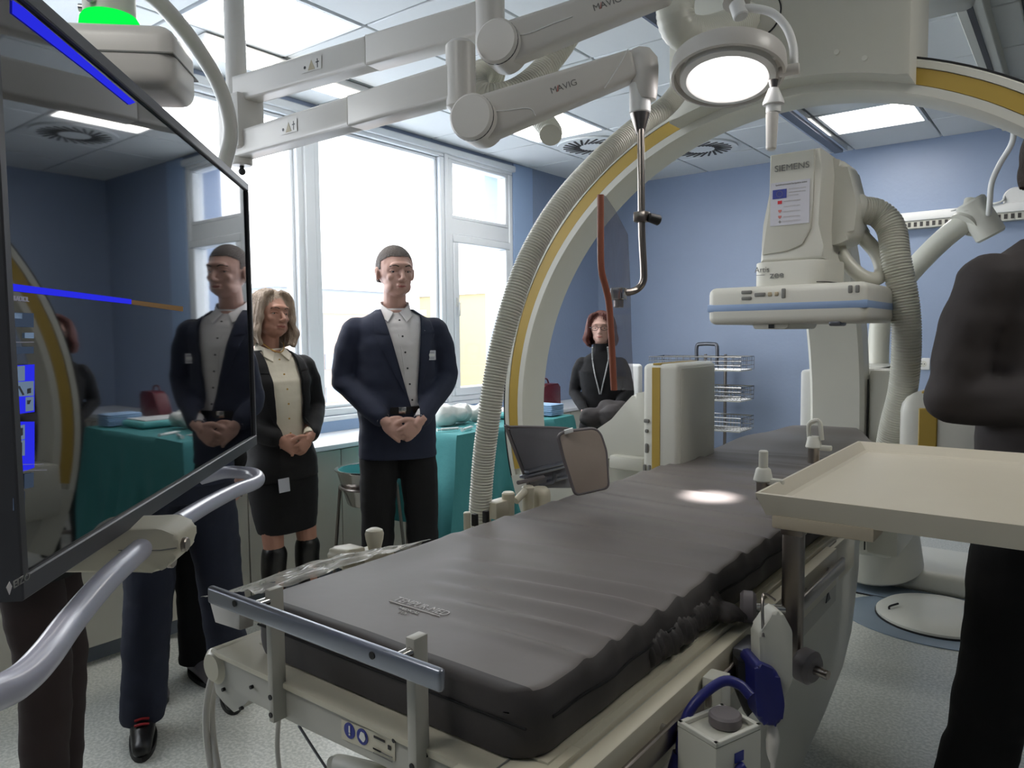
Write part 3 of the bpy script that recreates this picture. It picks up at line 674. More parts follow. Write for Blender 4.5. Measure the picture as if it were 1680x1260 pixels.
obj('emblem', prism(B(), [Vector((-.753+.006*math.sin(a), ly-.0006, 1.746+.006*math.cos(a)) if i % 2 == 0 else (-.753+.002*math.sin(a), ly-.0006, 1.746+.002*math.cos(a))) for i, a in enumerate(2*PI*k/8 for k in range(8))], (0, .0006, 0)), 'print', lab)
T('lettering', 'Artis', -.828, 1.592, .046, .026, 'print', t_fl, 2.358); T('lettering', 'zee', -.780, 1.572, .044, .030, 'print', t_fl, 2.358, True)
obj('lettering_rule', bx((-.823, 2.357, 1.583), (-.796, 2.3585, 1.5845)), 'print', t_fl)
# hose collar, thick hose, looping cable
q0 = P(1372, 338, 2.42); q1 = P(1412, 345, 2.42)
obj('hose_collar', cy(q0, q1, .056, .050, seg=26, bev=.004), 'cream', t_fl)
pts = [P(1408, 344, 2.42), P(1440, 350, 2.42), P(1462, 375, 2.40), P(1470, 425, 2.38), P(1484, 500, 2.38), P(1487, 570, 2.40), P(1481, 640, 2.45), P(1466, 700, 2.52), P(1455, 760, 2.6), P(1447, 800, 2.7), P(1435, 850, 2.95)]
obj('corrugated_hose', hose(pts, .046, .009, .10, 18), 'hose', t_fl)
pts = [P(1368, 392, 2.45), P(1385, 425, 2.42), P(1412, 452, 2.40), P(1435, 458, 2.40), P(1447, 445, 2.42), P(1438, 415, 2.44), P(1415, 388, 2.46), P(1402, 370, 2.48)]
obj('cable_loop', tb(pts, .0235, 14, 8), 'hose', t_fl)
obj('cable_collar', cy(P(1398, 366, 2.5), P(1415, 388, 2.47), .034, .028, seg=20, bev=.003), 'cream', t_fl)
obj('cable_collar', cy(P(1352, 372, 2.47), P(1374, 402, 2.45), .034, .028, seg=20, bev=.003), 'cream', t_fl)

# ================================================================ wall-side swivel arm (smooth bent tube)
t = E('swivel_arm', P(1440, 600, 3.9), 'smooth pale bent tube arm rising in front of the blue wall', 'arm')
obj('bent_tube', tb([P(1441, 600, 3.9), P(1442, 555, 3.9), P(1447, 520, 3.88), P(1465, 485, 3.85), P(1500, 440, 3.78), P(1550, 390, 3.68), P(1605, 348, 3.58)], .052, 18, 8), 'hose', t)
obj('elbow_joint', cy(P(1590, 330, 3.58), P(1627, 388, 3.56), .068, seg=26, bev=.01), 'cream', t)
obj('joint_ring', cy(P(1582, 370, 3.60), P(1588, 364, 3.60), .072, seg=26), 'cream2', t)
obj('joint_knob', cy(P(1588, 350, 3.56), P(1593, 326, 3.56), .028, seg=16, bev=.004), 'cream2', t)
obj('arm_foot', bx(P(1441, 600, 3.9)-Vector((.1, .1, .1)), P(1441, 600, 3.9)+Vector((.1, .1, .0)), .02, 2), 'cream', t)
thing('white_cable', tb([P(1668, 150, 3.2), P(1664, 205, 3.3), P(1660, 235, 3.35), P(1640, 270, 3.4), P(1627, 300, 3.42), P(1624, 330, 3.45), P(1622, 352, 3.5)], .0125, 10, 8), 'white', 'white curving cable dropping from the arch to the tube arm', 'cable')

# ================================================================ free hoses
thing('corrugated_hose', hose([P(1150, 90, 2.45), P(1102, 165, 2.15), P(1050, 205, 2.08), P(985, 262, 2.0), P(920, 335, 1.95), P(872, 415, 1.92), P(840, 500, 1.9), P(817, 590, 1.9), P(803, 680, 1.9), P(793, 760, 1.92), P(787, 860, 1.95), P(790, 930, 2.05)], .031, .0075, .12, 16), 'hose', 'long pale corrugated hose curving down past the arch to the far side of the couch', 'hose', base=P(787, 860, 1.95))
thing('corrugated_hose', hose([P(1000, -70, 2.3), P(962, 0, 2.25), P(935, 55, 2.2), P(890, 115, 2.15), P(845, 150, 2.1), P(800, 158, 2.08), P(781, 140, 2.1), P(792, 118, 2.15), P(815, 128, 2.2)], .037, .009, .12, 16), 'hose', 'thick corrugated hose looping under the upper cantilever arm', 'hose', base=P(845, 150, 2.1))
thing('corrugated_hose', hose([P(860, 165, 2.35), P(888, 195, 2.32), P(903, 215, 2.3), P(903, 222, 2.28)], .036, .009, .05, 16), 'hose', 'short blunt hose end sticking out below the lower cantilever arm', 'hose')
thing('corrugated_hose', hose([P(1135, -60, 2.2), P(1113, -15, 2.18), P(1108, 25, 2.16), P(1122, 52, 2.18), P(1155, 58, 2.24), P(1200, 44, 2.33), P(1238, 28, 2.42)], .056, .012, .04, 18), 'hose', 'fat smooth hose bending into the arch carriage behind the lamp', 'hose')

# ================================================================ ceiling suspended cantilever arms
t = E('ceiling_pillar', P(392, 275, 2.65), 'grey ceiling pillar carrying the two cantilever arms', 'pillar')
a = P(392, 250, 2.65); top = Vector((a.x, a.y, CZ-.02))
obj('pillar_tube', cy((a.x, a.y, a.z+.12), top, .036, seg=24), 'armw', t)
obj('lower_tube', cy((a.x+.015, a.y, a.z-.05), (a.x+.015, a.y, a.z+.02), .038, seg=24, bev=.005), 'armw', t)
b = B(); u = Vector((.99, .0, 0)); 
zl, zu = 2.085, 2.275
obj('hub_block', bx((a.x-.045, a.y-.055, zl-.02), (a.x+.085, a.y+.055, zu-.02), .012, 2), 'armw', t)
obj('ball_knob', tb([(a.x+.015, a.y, a.z-.05), (a.x+.015, a.y, a.z-.075)], .008, 8), 'black', t)
obj('ball', el((a.x+.015, a.y, a.z-.07), (.013, .013, .013)), 'black', t)
def beam(p, q, h, w, step=.62):
    """two-section rectangular beam"""
    p, q = Vector(p), Vector(q); d = (q-p).normalized(); s = d.cross(Vector((0, 0, 1))).normalized(); m = p.lerp(q, step); b = B()
    for a_, e_, hh, ww in ((p, m, h*1.02, w), (m, q, h*1.06, w*1.05)):
        poly = [a_+s*ww/2-Vector((0, 0, hh/2)), a_+s*ww/2+Vector((0, 0, hh/2)), a_-s*ww/2+Vector((0, 0, hh/2)), a_-s*ww/2-Vector((0, 0, hh/2))]
        prism(b, poly, e_-a_, .006, 2)
        bmesh.ops.bevel(b, geom=[e for e in b.edges if abs((e.verts[0].co-e.verts[1].co).normalized().dot(d)) > .98 and e.calc_length() > .2], offset=.010, segments=3, profile=.5, affect='EDGES')
    return b, d, s
def sticker(par, c, d, s, k=1.0):
    """small grey symbols with a triangle on the side of a beam"""
    c = Vector(c); up = Vector((0, 0, 1)); n = s
    obj('sticker', prism(B(), [c-d*.045*k-up*.018+n*.0008, c+d*.045*k-up*.018+n*.0008, c+d*.045*k+up*.022+n*.0008, c-d*.045*k+up*.022+n*.0008], n*.0006), 'armw', par)
    obj('symbol', prism(B(), [c-d*.016-up*.014+n*.0016, c+d*.016-up*.014+n*.0016, c+up*.017+n*.0016], n*.0006), 'printbrown', par)
    b = cy(c-d*.030-up*.002+n*.0012, c-d*.030-up*.002+n*.0022, .005, seg=10); prism(b, [c+d*.026-up*.012+n*.0016, c+d*.029-up*.012+n*.0016, c+d*.029+up*.016+n*.0016, c+d*.026+up*.016+n*.0016], n*.0006)
    prism(b, [c+d*.020+up*.004+n*.0016, c+d*.035+up*.004+n*.0016, c+d*.035+up*.007+n*.0016, c+d*.020+up*.007+n*.0016], n*.0006); obj('symbol', b, 'screw', par)
def camside(s, p): return s if s.dot(O-Vector(p)) > 0 else -s
# lower arm
lo = E('cantilever_arm', (a.x, a.y, zl), 'lower grey cantilever arm holding the lead shield rod', 'arm', None)
p0 = Vector((a.x+.02, a.y, zl)); p1 = P(752, 150, 1.98); p1.z = zl-.01
b, d, s = beam(p0, p1, .088, .07, .60); obj('beam', b, 'armw', lo); s = camside(s, p0)
sticker(lo, p0.lerp(p1, .32)+s*.0362, d, s)
obj('beam_end_post', cy((p1.x+.01, p1.y, zl-.085), (p1.x+.01, p1.y, zl+.098), .040, seg=24, bev=.012), 'armw', lo)
k1 = P(785, 200, 1.96); k0 = p1+Vector((.01, 0, -.07))
obj('knuckle', tb([k0, k0.lerp(k1, .5), k1], .045, 18), 'armw', lo)
kd = (O-k1).normalized(); kd = Vector((kd.x*.35+.1, -1, 0)).normalized()
obj('joint_disc', cy(k1-kd*.05, k1+kd*.056, .060, seg=30, bev=.006), 'armw', lo)
obj('joint_seam', lathe(B(), [(.0605, -.004), (.0605, .0), (.058, .001), (.058, -.004)], k1+kd*.045, kd, caps=False), 'screw', lo)
e = P(1040, 108, 1.95); dd = (e-k1).normalized(); sd = dd.cross(Vector((0, 0, 1))).normalized(); upv = sd.cross(dd)
if upv.z < 0: upv = -upv
sd = camside(sd, k1)
def tapered(p, q, h0, h1, w, bev=.015):
    sec = lambda c, h: [c+sd*w/2-upv*h/2, c+sd*w/2+upv*h/2, c-sd*w/2+upv*h/2, c-sd*w/2-upv*h/2]
    bm = rings(B(), [sec(p, h0), sec(q, h1)]); bmesh.ops.bevel(bm, geom=bm.edges[:], offset=bev, segments=3, profile=.5, affect='EDGES'); return bm
obj('spring_arm', tapered(k1, e, .118, .075, .072), 'armw', lo)
text('lettering', 'MAVIG', .022, basis(k1.lerp(e, .46)+sd*.0362-upv*.006, dd, upv), 'print', lo, .070)
obj('letter_accent', prism(B(), [k1.lerp(e, .46)+sd*.0364+dd*a_+upv*b_ for a_, b_ in ((.0155, -.006), (.0185, -.006), (.0245, .009), (.0225, .009))], sd*.0008), 'printred', lo)
obj('arm_crease', tb([k1.lerp(e, .03)+sd*.036+upv*.035, k1.lerp(e, .12)+sd*.037, k1.lerp(e, .30)+sd*.037-upv*.02, k1.lerp(e, .33)+sd*.037-upv*.045], .0016, 6, 5), 'white', lo)
obj('arm_crease', tb([e-dd*.10+sd*.036-upv*.038, e-dd*.05+sd*.037-upv*.0, e-dd*.01+sd*.036+upv*.035], .0016, 6, 5), 'white', lo)
e2 = P(1052, 118, 1.95)
obj('head_cap', remesh(el(e2+Vector((0, 0, .02)), (.04, .04, .045)), .008, 2) if False else tb([e2+Vector((-.02, 0, .03)), e2+Vector((.005, 0, .02)), e2+Vector((.01, 0, -.05)), e2+Vector((.01, 0, -.075))], [.034, .040, .034, .030], 20, 4), 'armw', lo)
obj('head_tab', bx(e2+Vector((-.065, -.02, .045)), e2+Vector((-.02, .02, .058)), .005, 2), 'armw', lo)
r0 = P(1050, 165, 1.95)
obj('rod_socket', cy(r0+Vector((0, 0, .045)), r0+Vector((0, 0, -.035)), .028, seg=22, bev=.004), 'white', lo)
obj('silver_cone', cy(r0+Vector((0, 0, -.034)), r0+Vector((0, 0, -.088)), .026, .011, seg=22), 'steel', lo)
# rod and shield
sh = E('lead_shield', P(1010, 640, 1.93), 'clear acrylic lead shield with an orange edge hanging on a steel rod', 'shield')
rp = [P(1051, 205, 1.95), P(1052, 290, 1.95), P(1053, 380, 1.95), P(1056, 440, 1.95), P(1055, 462, 1.95), P(1046, 474, 1.95), P(1034, 479, 1.94), P(1015, 481, 1.93), P(1002, 483, 1.93)]
obj('rod', tb(rp, .0095, 12, 6), 'steel', sh)
c = P(1053, 356, 1.95); obj('clamp', bx(c-Vector((.018, .016, .014)), c+Vector((.018, .016, .014)), .004, 2), 'steel', sh)
obj('clamp_grip', cy(c+Vector((.018, .0, -.002)), P(1082, 362, 1.95), .012, .014, seg=14, bev=.003), 'black', sh)
c = P(1015, 482, 1.925); obj('glass_clamp', bx(c-Vector((.016, .018, .016)), c+Vector((.016, .018, .016)), .004, 2), 'chrome', sh)
obj('clamp_screw', cy(c-Vector((0, 0, .016)), c-Vector((0, 0, .036)), .013, seg=12, bev=.002), 'steel', sh)
SX = -.95
edge = [(986, 320), (986, 380), (987, 440), (994, 470), (1000, 500), (1004, 560), (1008, 640)]
pp = [onX(x, y, SX) for x, y in edge]
obj('orange_edge', tb([p-Vector((0, .002, 0)) for p in pp], .0085, 10, 4), 'orange', sh)
poly = pp+[onX(x, y, SX) for x, y in ((1037, 640), (1033, 560), (1031, 470), (1027, 385), (1006, 345), (990, 322))]
obj('acrylic_pane', prism(B(), poly, (.006, 0, 0)), 'acryl', sh)
# upper arm
up_ = E('cantilever_arm', (a.x, a.y, zu), 'upper grey cantilever arm reaching to the surgical lamp', 'arm')
p0 = Vector((a.x+.02, a.y, zu)); p1 = P(795, 45, 2.08); p1.z = zu+.01
b, d, s = beam(p0, p1, .088, .07, .60); obj('beam', b, 'armw', up_); s = camside(s, p0)
sticker(up_, p0.lerp(p1, .38)+s*.0362, d, s)
obj('beam_end_post', cy((p1.x+.02, p1.y, zu-.07), (p1.x+.02, p1.y, zu+.14), .042, seg=24, bev=.012), 'armw', up_)
k1 = P(825, 78, 2.04); k0 = p1+Vector((.02, 0, -.06)); obj('knuckle', tb([k0, k0.lerp(k1, .5), k1], .048, 18), 'armw', up_)
obj('joint_disc', cy(k1-kd*.05, k1+kd*.056, .060, seg=30, bev=.006), 'armw', up_)
obj('joint_seam', lathe(B(), [(.0605, -.004), (.0605, .0), (.058, .001), (.058, -.004)], k1+kd*.045, kd, caps=False), 'screw', up_)
e = P(1100, -22, 2.0); dd = (e-k1).normalized(); sd = dd.cross(Vector((0, 0, 1))).normalized(); upv = sd.cross(dd)
if upv.z < 0: upv = -upv
sd = camside(sd, k1)
obj('spring_arm', tapered(k1, e, .112, .078, .072), 'armw', up_)
text('lettering', 'MAVIG', .024, basis(k1.lerp(e, .54)+sd*.0362-upv*.006, dd, upv), 'print', up_, .076)
obj('letter_accent', prism(B(), [k1.lerp(e, .54)+sd*.0364+dd*a_+upv*b_ for a_, b_ in ((.017, -.006), (.020, -.006), (.0265, .010), (.0245, .010))], sd*.0008), 'printred', up_)
obj('arm_crease', tb([k1.lerp(e, .03)+sd*.036+upv*.035, k1.lerp(e, .12)+sd*.037, k1.lerp(e, .30)+sd*.037-upv*.0, k1.lerp(e, .42)+sd*.037+upv*.0], .0016, 6, 5), 'white', up_)
obj('end_joint', tb([e, e+dd*.1, P(1205, -20, 1.95), P(1208, 5, 1.93)], .035, 16, 4), 'armw', up_)
# surgical lamp
lc = P(1193, 128, 1.92); ln = Vector((.06, -.26, -1)).normalized()
lp = E('surgical_lamp', lc, 'round lit surgical lamp in a white ring under the upper arm', 'lamp')
obj('lamp_shell', lathe(B(), [(.0, -.045), (.08, -.045), (.115, -.03), (.122, -.01), (.120, .004), (.104, .008), (.092, .002), (.0, -.002)], lc, ln, 48), 'white', lp)
obj('lamp_glass', lathe(B(), [(.0, .0), (.090, .0), (.090, .006), (.084, .010), (.0, .014)], lc, ln, 40), 'lampglow', lp)
obj('outer_ring', lathe(B(), [(.134, -.05), (.144, -.045), (.147, -.015), (.143, .0), (.136, .002), (.1335, -.015)], lc, ln, 56), 'armw', lp)
x_, y_, _ = frame_of(ln)
for aa in (.3, 2.4, 4.5): 
    dv = x_*math.cos(aa)+y_*math.sin(aa); obj('ring_strut', tb([lc+dv*.115-ln*.02, lc+dv*.138-ln*.02], .012, 8), 'white', lp)
hp = P(1268, 150, 1.85)
obj('yoke', tb([P(1216, 14, 1.92), P(1240, 14, 1.91), P(1268, 22, 1.90), P(1290, 45, 1.89), P(1301, 75, 1.885), P(1303, 110, 1.88)], .0105, 12, 6), 'white', lp)
obj('yoke_socket', cy(P(1208, 5, 1.93), P(1216, 28, 1.92), .020, seg=18, bev=.003), 'white', lp)
obj('yoke_pivot', cy(P(1277, 118, 1.89), P(1312, 112, 1.87), .014, seg=16, bev=.003), 'armw', lp)
obj('handle_cone', cy(P(1269, 132, 1.86), P(1269, 150, 1.86), .012, .006, seg=16), 'steel', lp)
obj('handle_flange', lathe(B(), [(.012, .03), (.026, -.004), (.026, -.010), (.018, -.012), (.018, -.03), (.0, -.03)], P(1269, 165, 1.86), (0, 0, 1), 24), 'white', lp)
obj('lamp_handle', cy(P(1267, 185, 1.86), P(1265, 246, 1.86), .0155, .0125, seg=18, bev=.003), 'armw', lp)
sp = bpy.data.lights.new('surgical_beam', 'SPOT'); sp.energy = 150; sp.spot_size = math.radians(10); sp.spot_blend = 1.0; sp.shadow_soft_size = .02; sp.color = (1, .96, .96)
so = link(bpy.data.objects.new('surgical_beam', sp)); so.location = lc+ln*.03; tgt = onZ(1165, 815, .96); so.rotation_euler = (tgt-so.location).to_track_quat('-Z', 'Y').to_euler()

# ================================================================ large monitor and its carrier
MR = Vector((-1.97, 1.285, 0)); ML = Vector((-1.030, .335, 0)); mz0, mz1 = 1.078, 1.856
md_ = (MR-ML).normalized(); mn = Vector((-md_.y, md_.x, 0))
if mn.dot(O-ML) < 0: mn = -mn
mon = E('wall_monitor', (ML+MR)/2+Vector((0, 0, mz0)), 'very large dark monitor in the left foreground mirroring the room', 'monitor')
W_ = (MR-ML).length
def mp(u, z, n=0.0): return ML+md_*(u*W_)+Vector((0, 0, z))+mn*n
def slab(u0, u1, z0, z1, n0, n1, bev=0.0): return prism(B(), [mp(u0, z0, n0), mp(u1, z0, n0), mp(u1, z1, n0), mp(u0, z1, n0)], mn*(n1-n0), bev)
bz = .015/W_
b = B()
for u0, u1, z0, z1 in ((0, 1, mz0, mz0+.03), (0, 1, mz1-.022, mz1), (0, bz*1.1, mz0+.03, mz1-.022), (1-bz, 1, mz0+.03, mz1-.022)):
    prism(b, [mp(u0, z0, -.04), mp(u1, z0, -.04), mp(u1, z1, -.04), mp(u0, z1, -.04)], mn*.046, .002, 1)
obj('bezel', b, 'bezel', mon); obj('back_shell', slab(.005, .995, mz0+.006, mz1-.006, -.10, -.012, .012), 'bezel', mon)
scr = obj('screen', slab(bz*.9, 1-bz*.7, mz0+.024, mz1-.018, -.004, -.001), 'screen', mon)
obj('back_mount', slab(.3, .7, 1.3, 1.6, -.17, -.10, .01), 'bezel', mon)
def hitm(px, py, n=.0):
    r = ray(px, py); p0_ = ML+mn*n; k = (p0_-O).dot(mn)/r.dot(mn); q = O+r*k; return q
def patch(name, pxs, m, par=scr, n=0.0002):
    return obj(name, prism(B(), [hitm(x, y, n) for x, y in pxs], mn*.0006), m, par)
# what the display shows: two header bars and a column of tool panels
patch('display_bar', [(20, 0), (38, 12), (222, 168), (212, 172), (150, 122), (20, 22)], 'uiblue')
patch('display_bar', [(17, 465), (215, 491), (215, 499), (17, 477)], 'uiblue')
patch('display_line', [(215, 492), (300, 503), (300, 511), (215, 499)], 'uiorange')
def zpx(x, y): return (max(x, 67)/3.15, 460+y/3.15)
for q, m in (([(50, 165), (172, 170), (172, 243), (50, 240)], 'uidark'), ([(52, 168), (112, 170), (112, 198), (52, 196)], 'uigrey'), ([(128, 270), (173, 270), (173, 300), (128, 298)], 'uigrey'), ([(50, 318), (173, 317), (173, 321), (50, 322)], 'uiline'),
             ([(50, 342), (172, 342), (172, 378), (50, 381)], 'uidark'), ([(50, 440), (176, 434), (176, 680), (50, 694)], 'uiblue'), ([(50, 730), (176, 730), (176, 968), (50, 1005)], 'uiblue'),
             ([(126, 1000), (172, 992), (172, 1068), (126, 1078)], 'uidark'), ([(50, 1118), (126, 1090), (126, 1165), (50, 1190)], 'uidark')):
    patch('display_panel', [zpx(*p) for p in q], m)
for q, m in (([(50, 446), (126, 441), (126, 518), (50, 524)], 'uigrey'), ([(50, 526), (172, 520), (172, 596), (50, 602)], 'uigrey'), ([(50, 614), (80, 611), (80, 684), (50, 688)], 'uigrey'), ([(132, 604), (172, 600), (172, 672), (132, 678)], 'uigrey'),
             ([(50, 758), (126, 745), (126, 820), (50, 832)], 'uigrey'), ([(84, 830), (126, 824), (126, 905), (84, 910)], 'uigrey')):
    patch('display_icon', [zpx(*p) for p in q], m, n=.001)
for q in ([(92, 548), (100, 545), (124, 590), (116, 594)], [(140, 560), (158, 556), (158, 582), (140, 586)], [(140, 620), (158, 618), (150, 640), (140, 640)], [(94, 766), (116, 762), (116, 800), (98, 806)], [(54, 790), (70, 786), (70, 815), (54, 818)], [(98, 840), (112, 838), (112, 890), (98, 892)]):
    patch('display_mark', [zpx(*p) for p in q], 'bezel', n=.0018)
patch('display_line', [zpx(*p) for p in ((50, 950), (222, 948), (222, 951), (50, 954))], 'uiline'); patch('display_line', [zpx(*p) for p in ((50, 984), (240, 978), (240, 981), (50, 987))], 'uiline')
text('lettering', 'EIZO', .013, basis(hitm(22, 966, .0065), md_, (0, 0, 1)), 'print', mon, .036)
obj('logo_mark', prism(B(), [hitm(x, y, .0062) for x, y in ((10, 964), (15, 954), (19, 962), (15, 976))], mn*.0006), 'printlight', mon)
obj('status_text', text('lettering', 'RADIOL', .013, basis(hitm(24, 492, .001), md_, (0, 0, 1)), 'uiline', scr, .05).data.copy(), 'uiline', None) if False else text('lettering', 'RADIOL', .009, basis(hitm(22, 493, .001), md_, (0, 0, 1)), 'uiline', scr, .036)
# carrier
cr_ = E('monitor_carrier', P(200, 100, 1.62), 'grey ceiling carrier block with a glowing green ring above the monitor', 'carrier')
q = P(180, 34, 1.62)
c0 = P(212, 105, 1.58)
Rz = Matrix.Rotation(math.atan2(md_.y, md_.x), 3, 'Z')
obj('carrier_block', bx(c0-Vector((.24, .085, .072)), c0+Vector((.115, .085, .058)), .03, 4, rot=Matrix.Rotation(math.atan2(RIGHT.y, RIGHT.x)+.12, 3, 'Z'), piv=c0), 'armw', cr_)
obj('block_seam', bx(c0-Vector((.242, .087, .006)), c0+Vector((.117, .087, -.003)), .0, 1, rot=Matrix.Rotation(math.atan2(RIGHT.y, RIGHT.x)+.12, 3, 'Z'), piv=c0), 'print', cr_)
lr = P(181, 44, 1.60)
obj('led_ring', lathe(B(), [(.0, .0), (.057, .0), (.061, .012), (.058, .032), (.053, .04), (.0, .04)], lr-Vector((0, 0, .02)), (0, 0, 1), 36), 'led', cr_)
obj('swivel_post', cy(lr+Vector((0, 0, .018)), (lr.x, lr.y, CZ-.02), .052, seg=28), 'cream', cr_)
for dx in (-.7, .5):
    qd = Vector((math.sin(dx), -math.cos(dx), 0)); obj('bolt', cy(lr+qd*.05+Vector((0, 0, .035)), lr+qd*.06+Vector((0, 0, .035)), .009, seg=12), 'chrome', cr_)
dn = mp(.45, 1.45, -.13)
obj('drop_arm', tb([c0-Vector((.02, 0, .06)), Vector((c0.x-.02, c0.y, 1.86)), dn+Vector((0, 0, .25)), dn], .03, 14, 5), 'armw', cr_)
thing('bent_tube', tb([P(215, -30, 1.75), P(262, 5, 1.85), P(310, 60, 1.95), P(352, 125, 2.05), P(373, 180, 2.1), P(378, 225, 2.12), P(368, 270, 2.12), P(360, 310, 2.1)], .021, 16, 8), 'armw', 'grey bent tube curving down behind the monitor corner', 'tube')
# handle under the monitor
obj('handle_tube', tb([P(-70, 1160, .70), P(0, 1135, .76), P(38, 1113, .80), P(75, 1075, .86), P(120, 1015, .97), P(175, 952, 1.10), P(232, 900, 1.26)], .0185, 18, 7), 'handle', mon)
obj('handle_tube', tb([P(290, 858, 1.42), P(340, 828, 1.62), P(385, 805, 1.82), P(412, 795, 1.93), P(423, 788, 1.99), P(420, 780, 2.04), P(405, 776, 2.08), P(370, 775, 2.12), P(330, 785, 2.12)], .0180, 18, 7), 'handle', mon)
def bracket():
    ax = (P(232, 900, 1.26)-P(110, 905, 1.12)); 
    f = [P(95, 868, 1.20), P(262, 868, 1.27), P(292, 880, 1.28), P(293, 908, 1.28), P(280, 928, 1.27), P(258, 940, 1.265), P(95, 942, 1.20)]
    f = rr_poly(f, .008, 3); back = (FWD*.075+Vector((0, 0, .012))); bm = prism(B(), f, back, .008, 3); return bm
br = obj('bracket', bracket(), 'table', mon)
obj('bracket_seam', tb([P(92, 904, 1.195), P(180, 903, 1.235), P(262, 903, 1.264), P(290, 899, 1.275)], .0012, 6), 'print', br)
for x, y in ((275, 920), (297, 893)):
    q = P(x, y, 1.30); obj('bolt', cy(q, q+RIGHT*.012, .0125, seg=16, bev=.002), 'steel', br)
# ================================================================ patient couch
LZ = .868
XL_, XR_ = -1.165, -.492
NEAR = .663
tbl = E('patient_couch', (-.80, 1.95, 0), 'beige angiography couch with steel side rails under the grey mattress', 'table')
# tabletop tray section (profile in XZ swept along Y)
def sweepY(prof, y0, y1, bev=0.0):
    return prism(B(), [Vector((x, y0, z)) for x, z in prof], (0, y1-y0, 0), bev)
def taper(prof_fn, ys): return rings(B(), [prof_fn(y) for y in ys])
def topx(y):
    """half width factor of the board beyond the straight part"""
    return 1.0 if y < 2.75 else 1-.62*min(1, (y-2.75)/.72)**1.2
def board(y):
    c = -.815+.005; hw = .305*topx(y); return [Vector((c-hw, y, LZ-.03)), Vector((c-hw, y, LZ+.003)), Vector((c+hw, y, LZ+.003)), Vector((c+hw, y, LZ-.03))]
obj('board', taper(board, [NEAR+.06, 1.2, 2.0, 2.75, 2.9, 3.05, 3.2, 3.35, 3.45]), 'table', tbl)
obj('foot_ledge', sweepY([(-1.17, LZ-.010), (-1.165, LZ), (XR_, LZ), (XR_, LZ-.012)], NEAR-.003, .78, .003), 'table', tbl)
obj('foot_ledge_seam', bx((-.552, NEAR-.001, LZ-.03), (-.550, .74, LZ+.0012)), 'print', tbl)
obj('end_plate', prism(B(), [Vector((x, NEAR+.002, z)) for x, z in ((-1.13, LZ-.008), (-.47, LZ-.008))]+[onY(x_, y_, NEAR+.002) for x_, y_ in ((860, 1375), (600, 1242), (490, 1190), (430, 1160), (407, 1147), (400, 1160), (383, 1169), (366, 1152), (353, 1137), (349, 1110))], (0, .022, 0), .002), 'tablegrey', tbl)
obj('roller_cap', cy((-1.160, NEAR-.006, LZ-.030), (-1.160, NEAR+.26, LZ-.030), .031, seg=22, bev=.008), 'table', tbl)
obj('side_ledge', bx((-1.172, NEAR+.01, LZ-.03), (-1.11, 2.6, LZ-.002), .004), 'table', tbl)
# right-hand profile: ledge, groove, raised strip, side face
ye = 2.18
obj('side_ledge', bx((-.60, .652, LZ-.03), (XR_, ye, LZ-.0008), .003, 2), 'table', tbl)
obj('side_groove', bx((-.50, .652, LZ-.04), (-.486, 2.02, LZ-.010)), 'tablegrey', tbl)
obj('side_strip', bx((-.488, .652, LZ-.10), (-.462, 1.93, LZ-.006), .003, 2), 'table', tbl)
obj('side_beam', bx((-.56, .66, LZ-.16), (-.474, 1.98, LZ-.09), .004, 2), 'tablegrey', tbl)
obj('side_end', bx((-.60, 1.9, LZ-.12), (-.476, ye, LZ-.015), .006, 2), 'table', tbl)
# pedestal / lift body
def body(y):
    k = 1.0; c = -.79; pr = [(-.31, .80), (-.31, .62), (-.27, .40), (-.20, .20), (-.1, .12), (.1, .12), (.22, .20), (.29, .40), (.315, .62), (.315, .80)]
    s = 1-.25*max(0, (y-2.1))/.5
    return [Vector((c+x*s, y, .80-(.80-z)*(1 if y > 1.5 else .6))) for x, z in pr]
obj('lift_body', rings(B(), [body(y) for y in (1.45, 1.5, 1.7, 2.0, 2.3, 2.5, 2.6)]), 'cream', tbl, angle=30)
obj('pedestal_foot', bx((-1.0, 1.9, 0), (-.78, 2.5, .2), .05, 3), 'cream', tbl)
obj('arm_triangle', prism(B(), [Vector((-.470, 1.86, .74)), Vector((-.470, 1.90, .74)), Vector((-.470, 1.88, .765))], (.002, 0, 0)), 'screw', tbl)
wl_ = onZ(1355, 858, LZ+.001); obj('warning_mark', prism(B(), [wl_+Vector((-.02, 0, 0)), wl_+Vector((.015, -.03, 0)), wl_+Vector((.012, .04, 0))], (0, 0, .001)), 'yellow', tbl)
# side rail right
def siderail(x, z, y0, y1, pins, sgn, n='side_rail'):
    r = obj(n, bx((x-.005, y0, z-.0165), (x+.005, y1, z+.0165), .004, 2), 'steel', tbl)
    for y in pins: obj('rail_pin', cy((x-sgn*.045, y, z+.004), (x, y, z+.004), .0065, seg=10), 'chrome', r)
RXr, RZr = -.447, .826
siderail(RXr, RZr, .56, 1.06, (.66, .80, .95), 1); siderail(RXr, RZr, 1.08, 1.93, (1.14, 1.42, 1.66, 1.84), 1)
siderail(-1.215, .83, .9, 2.3, (1.0, 1.5, 2.0), -1)
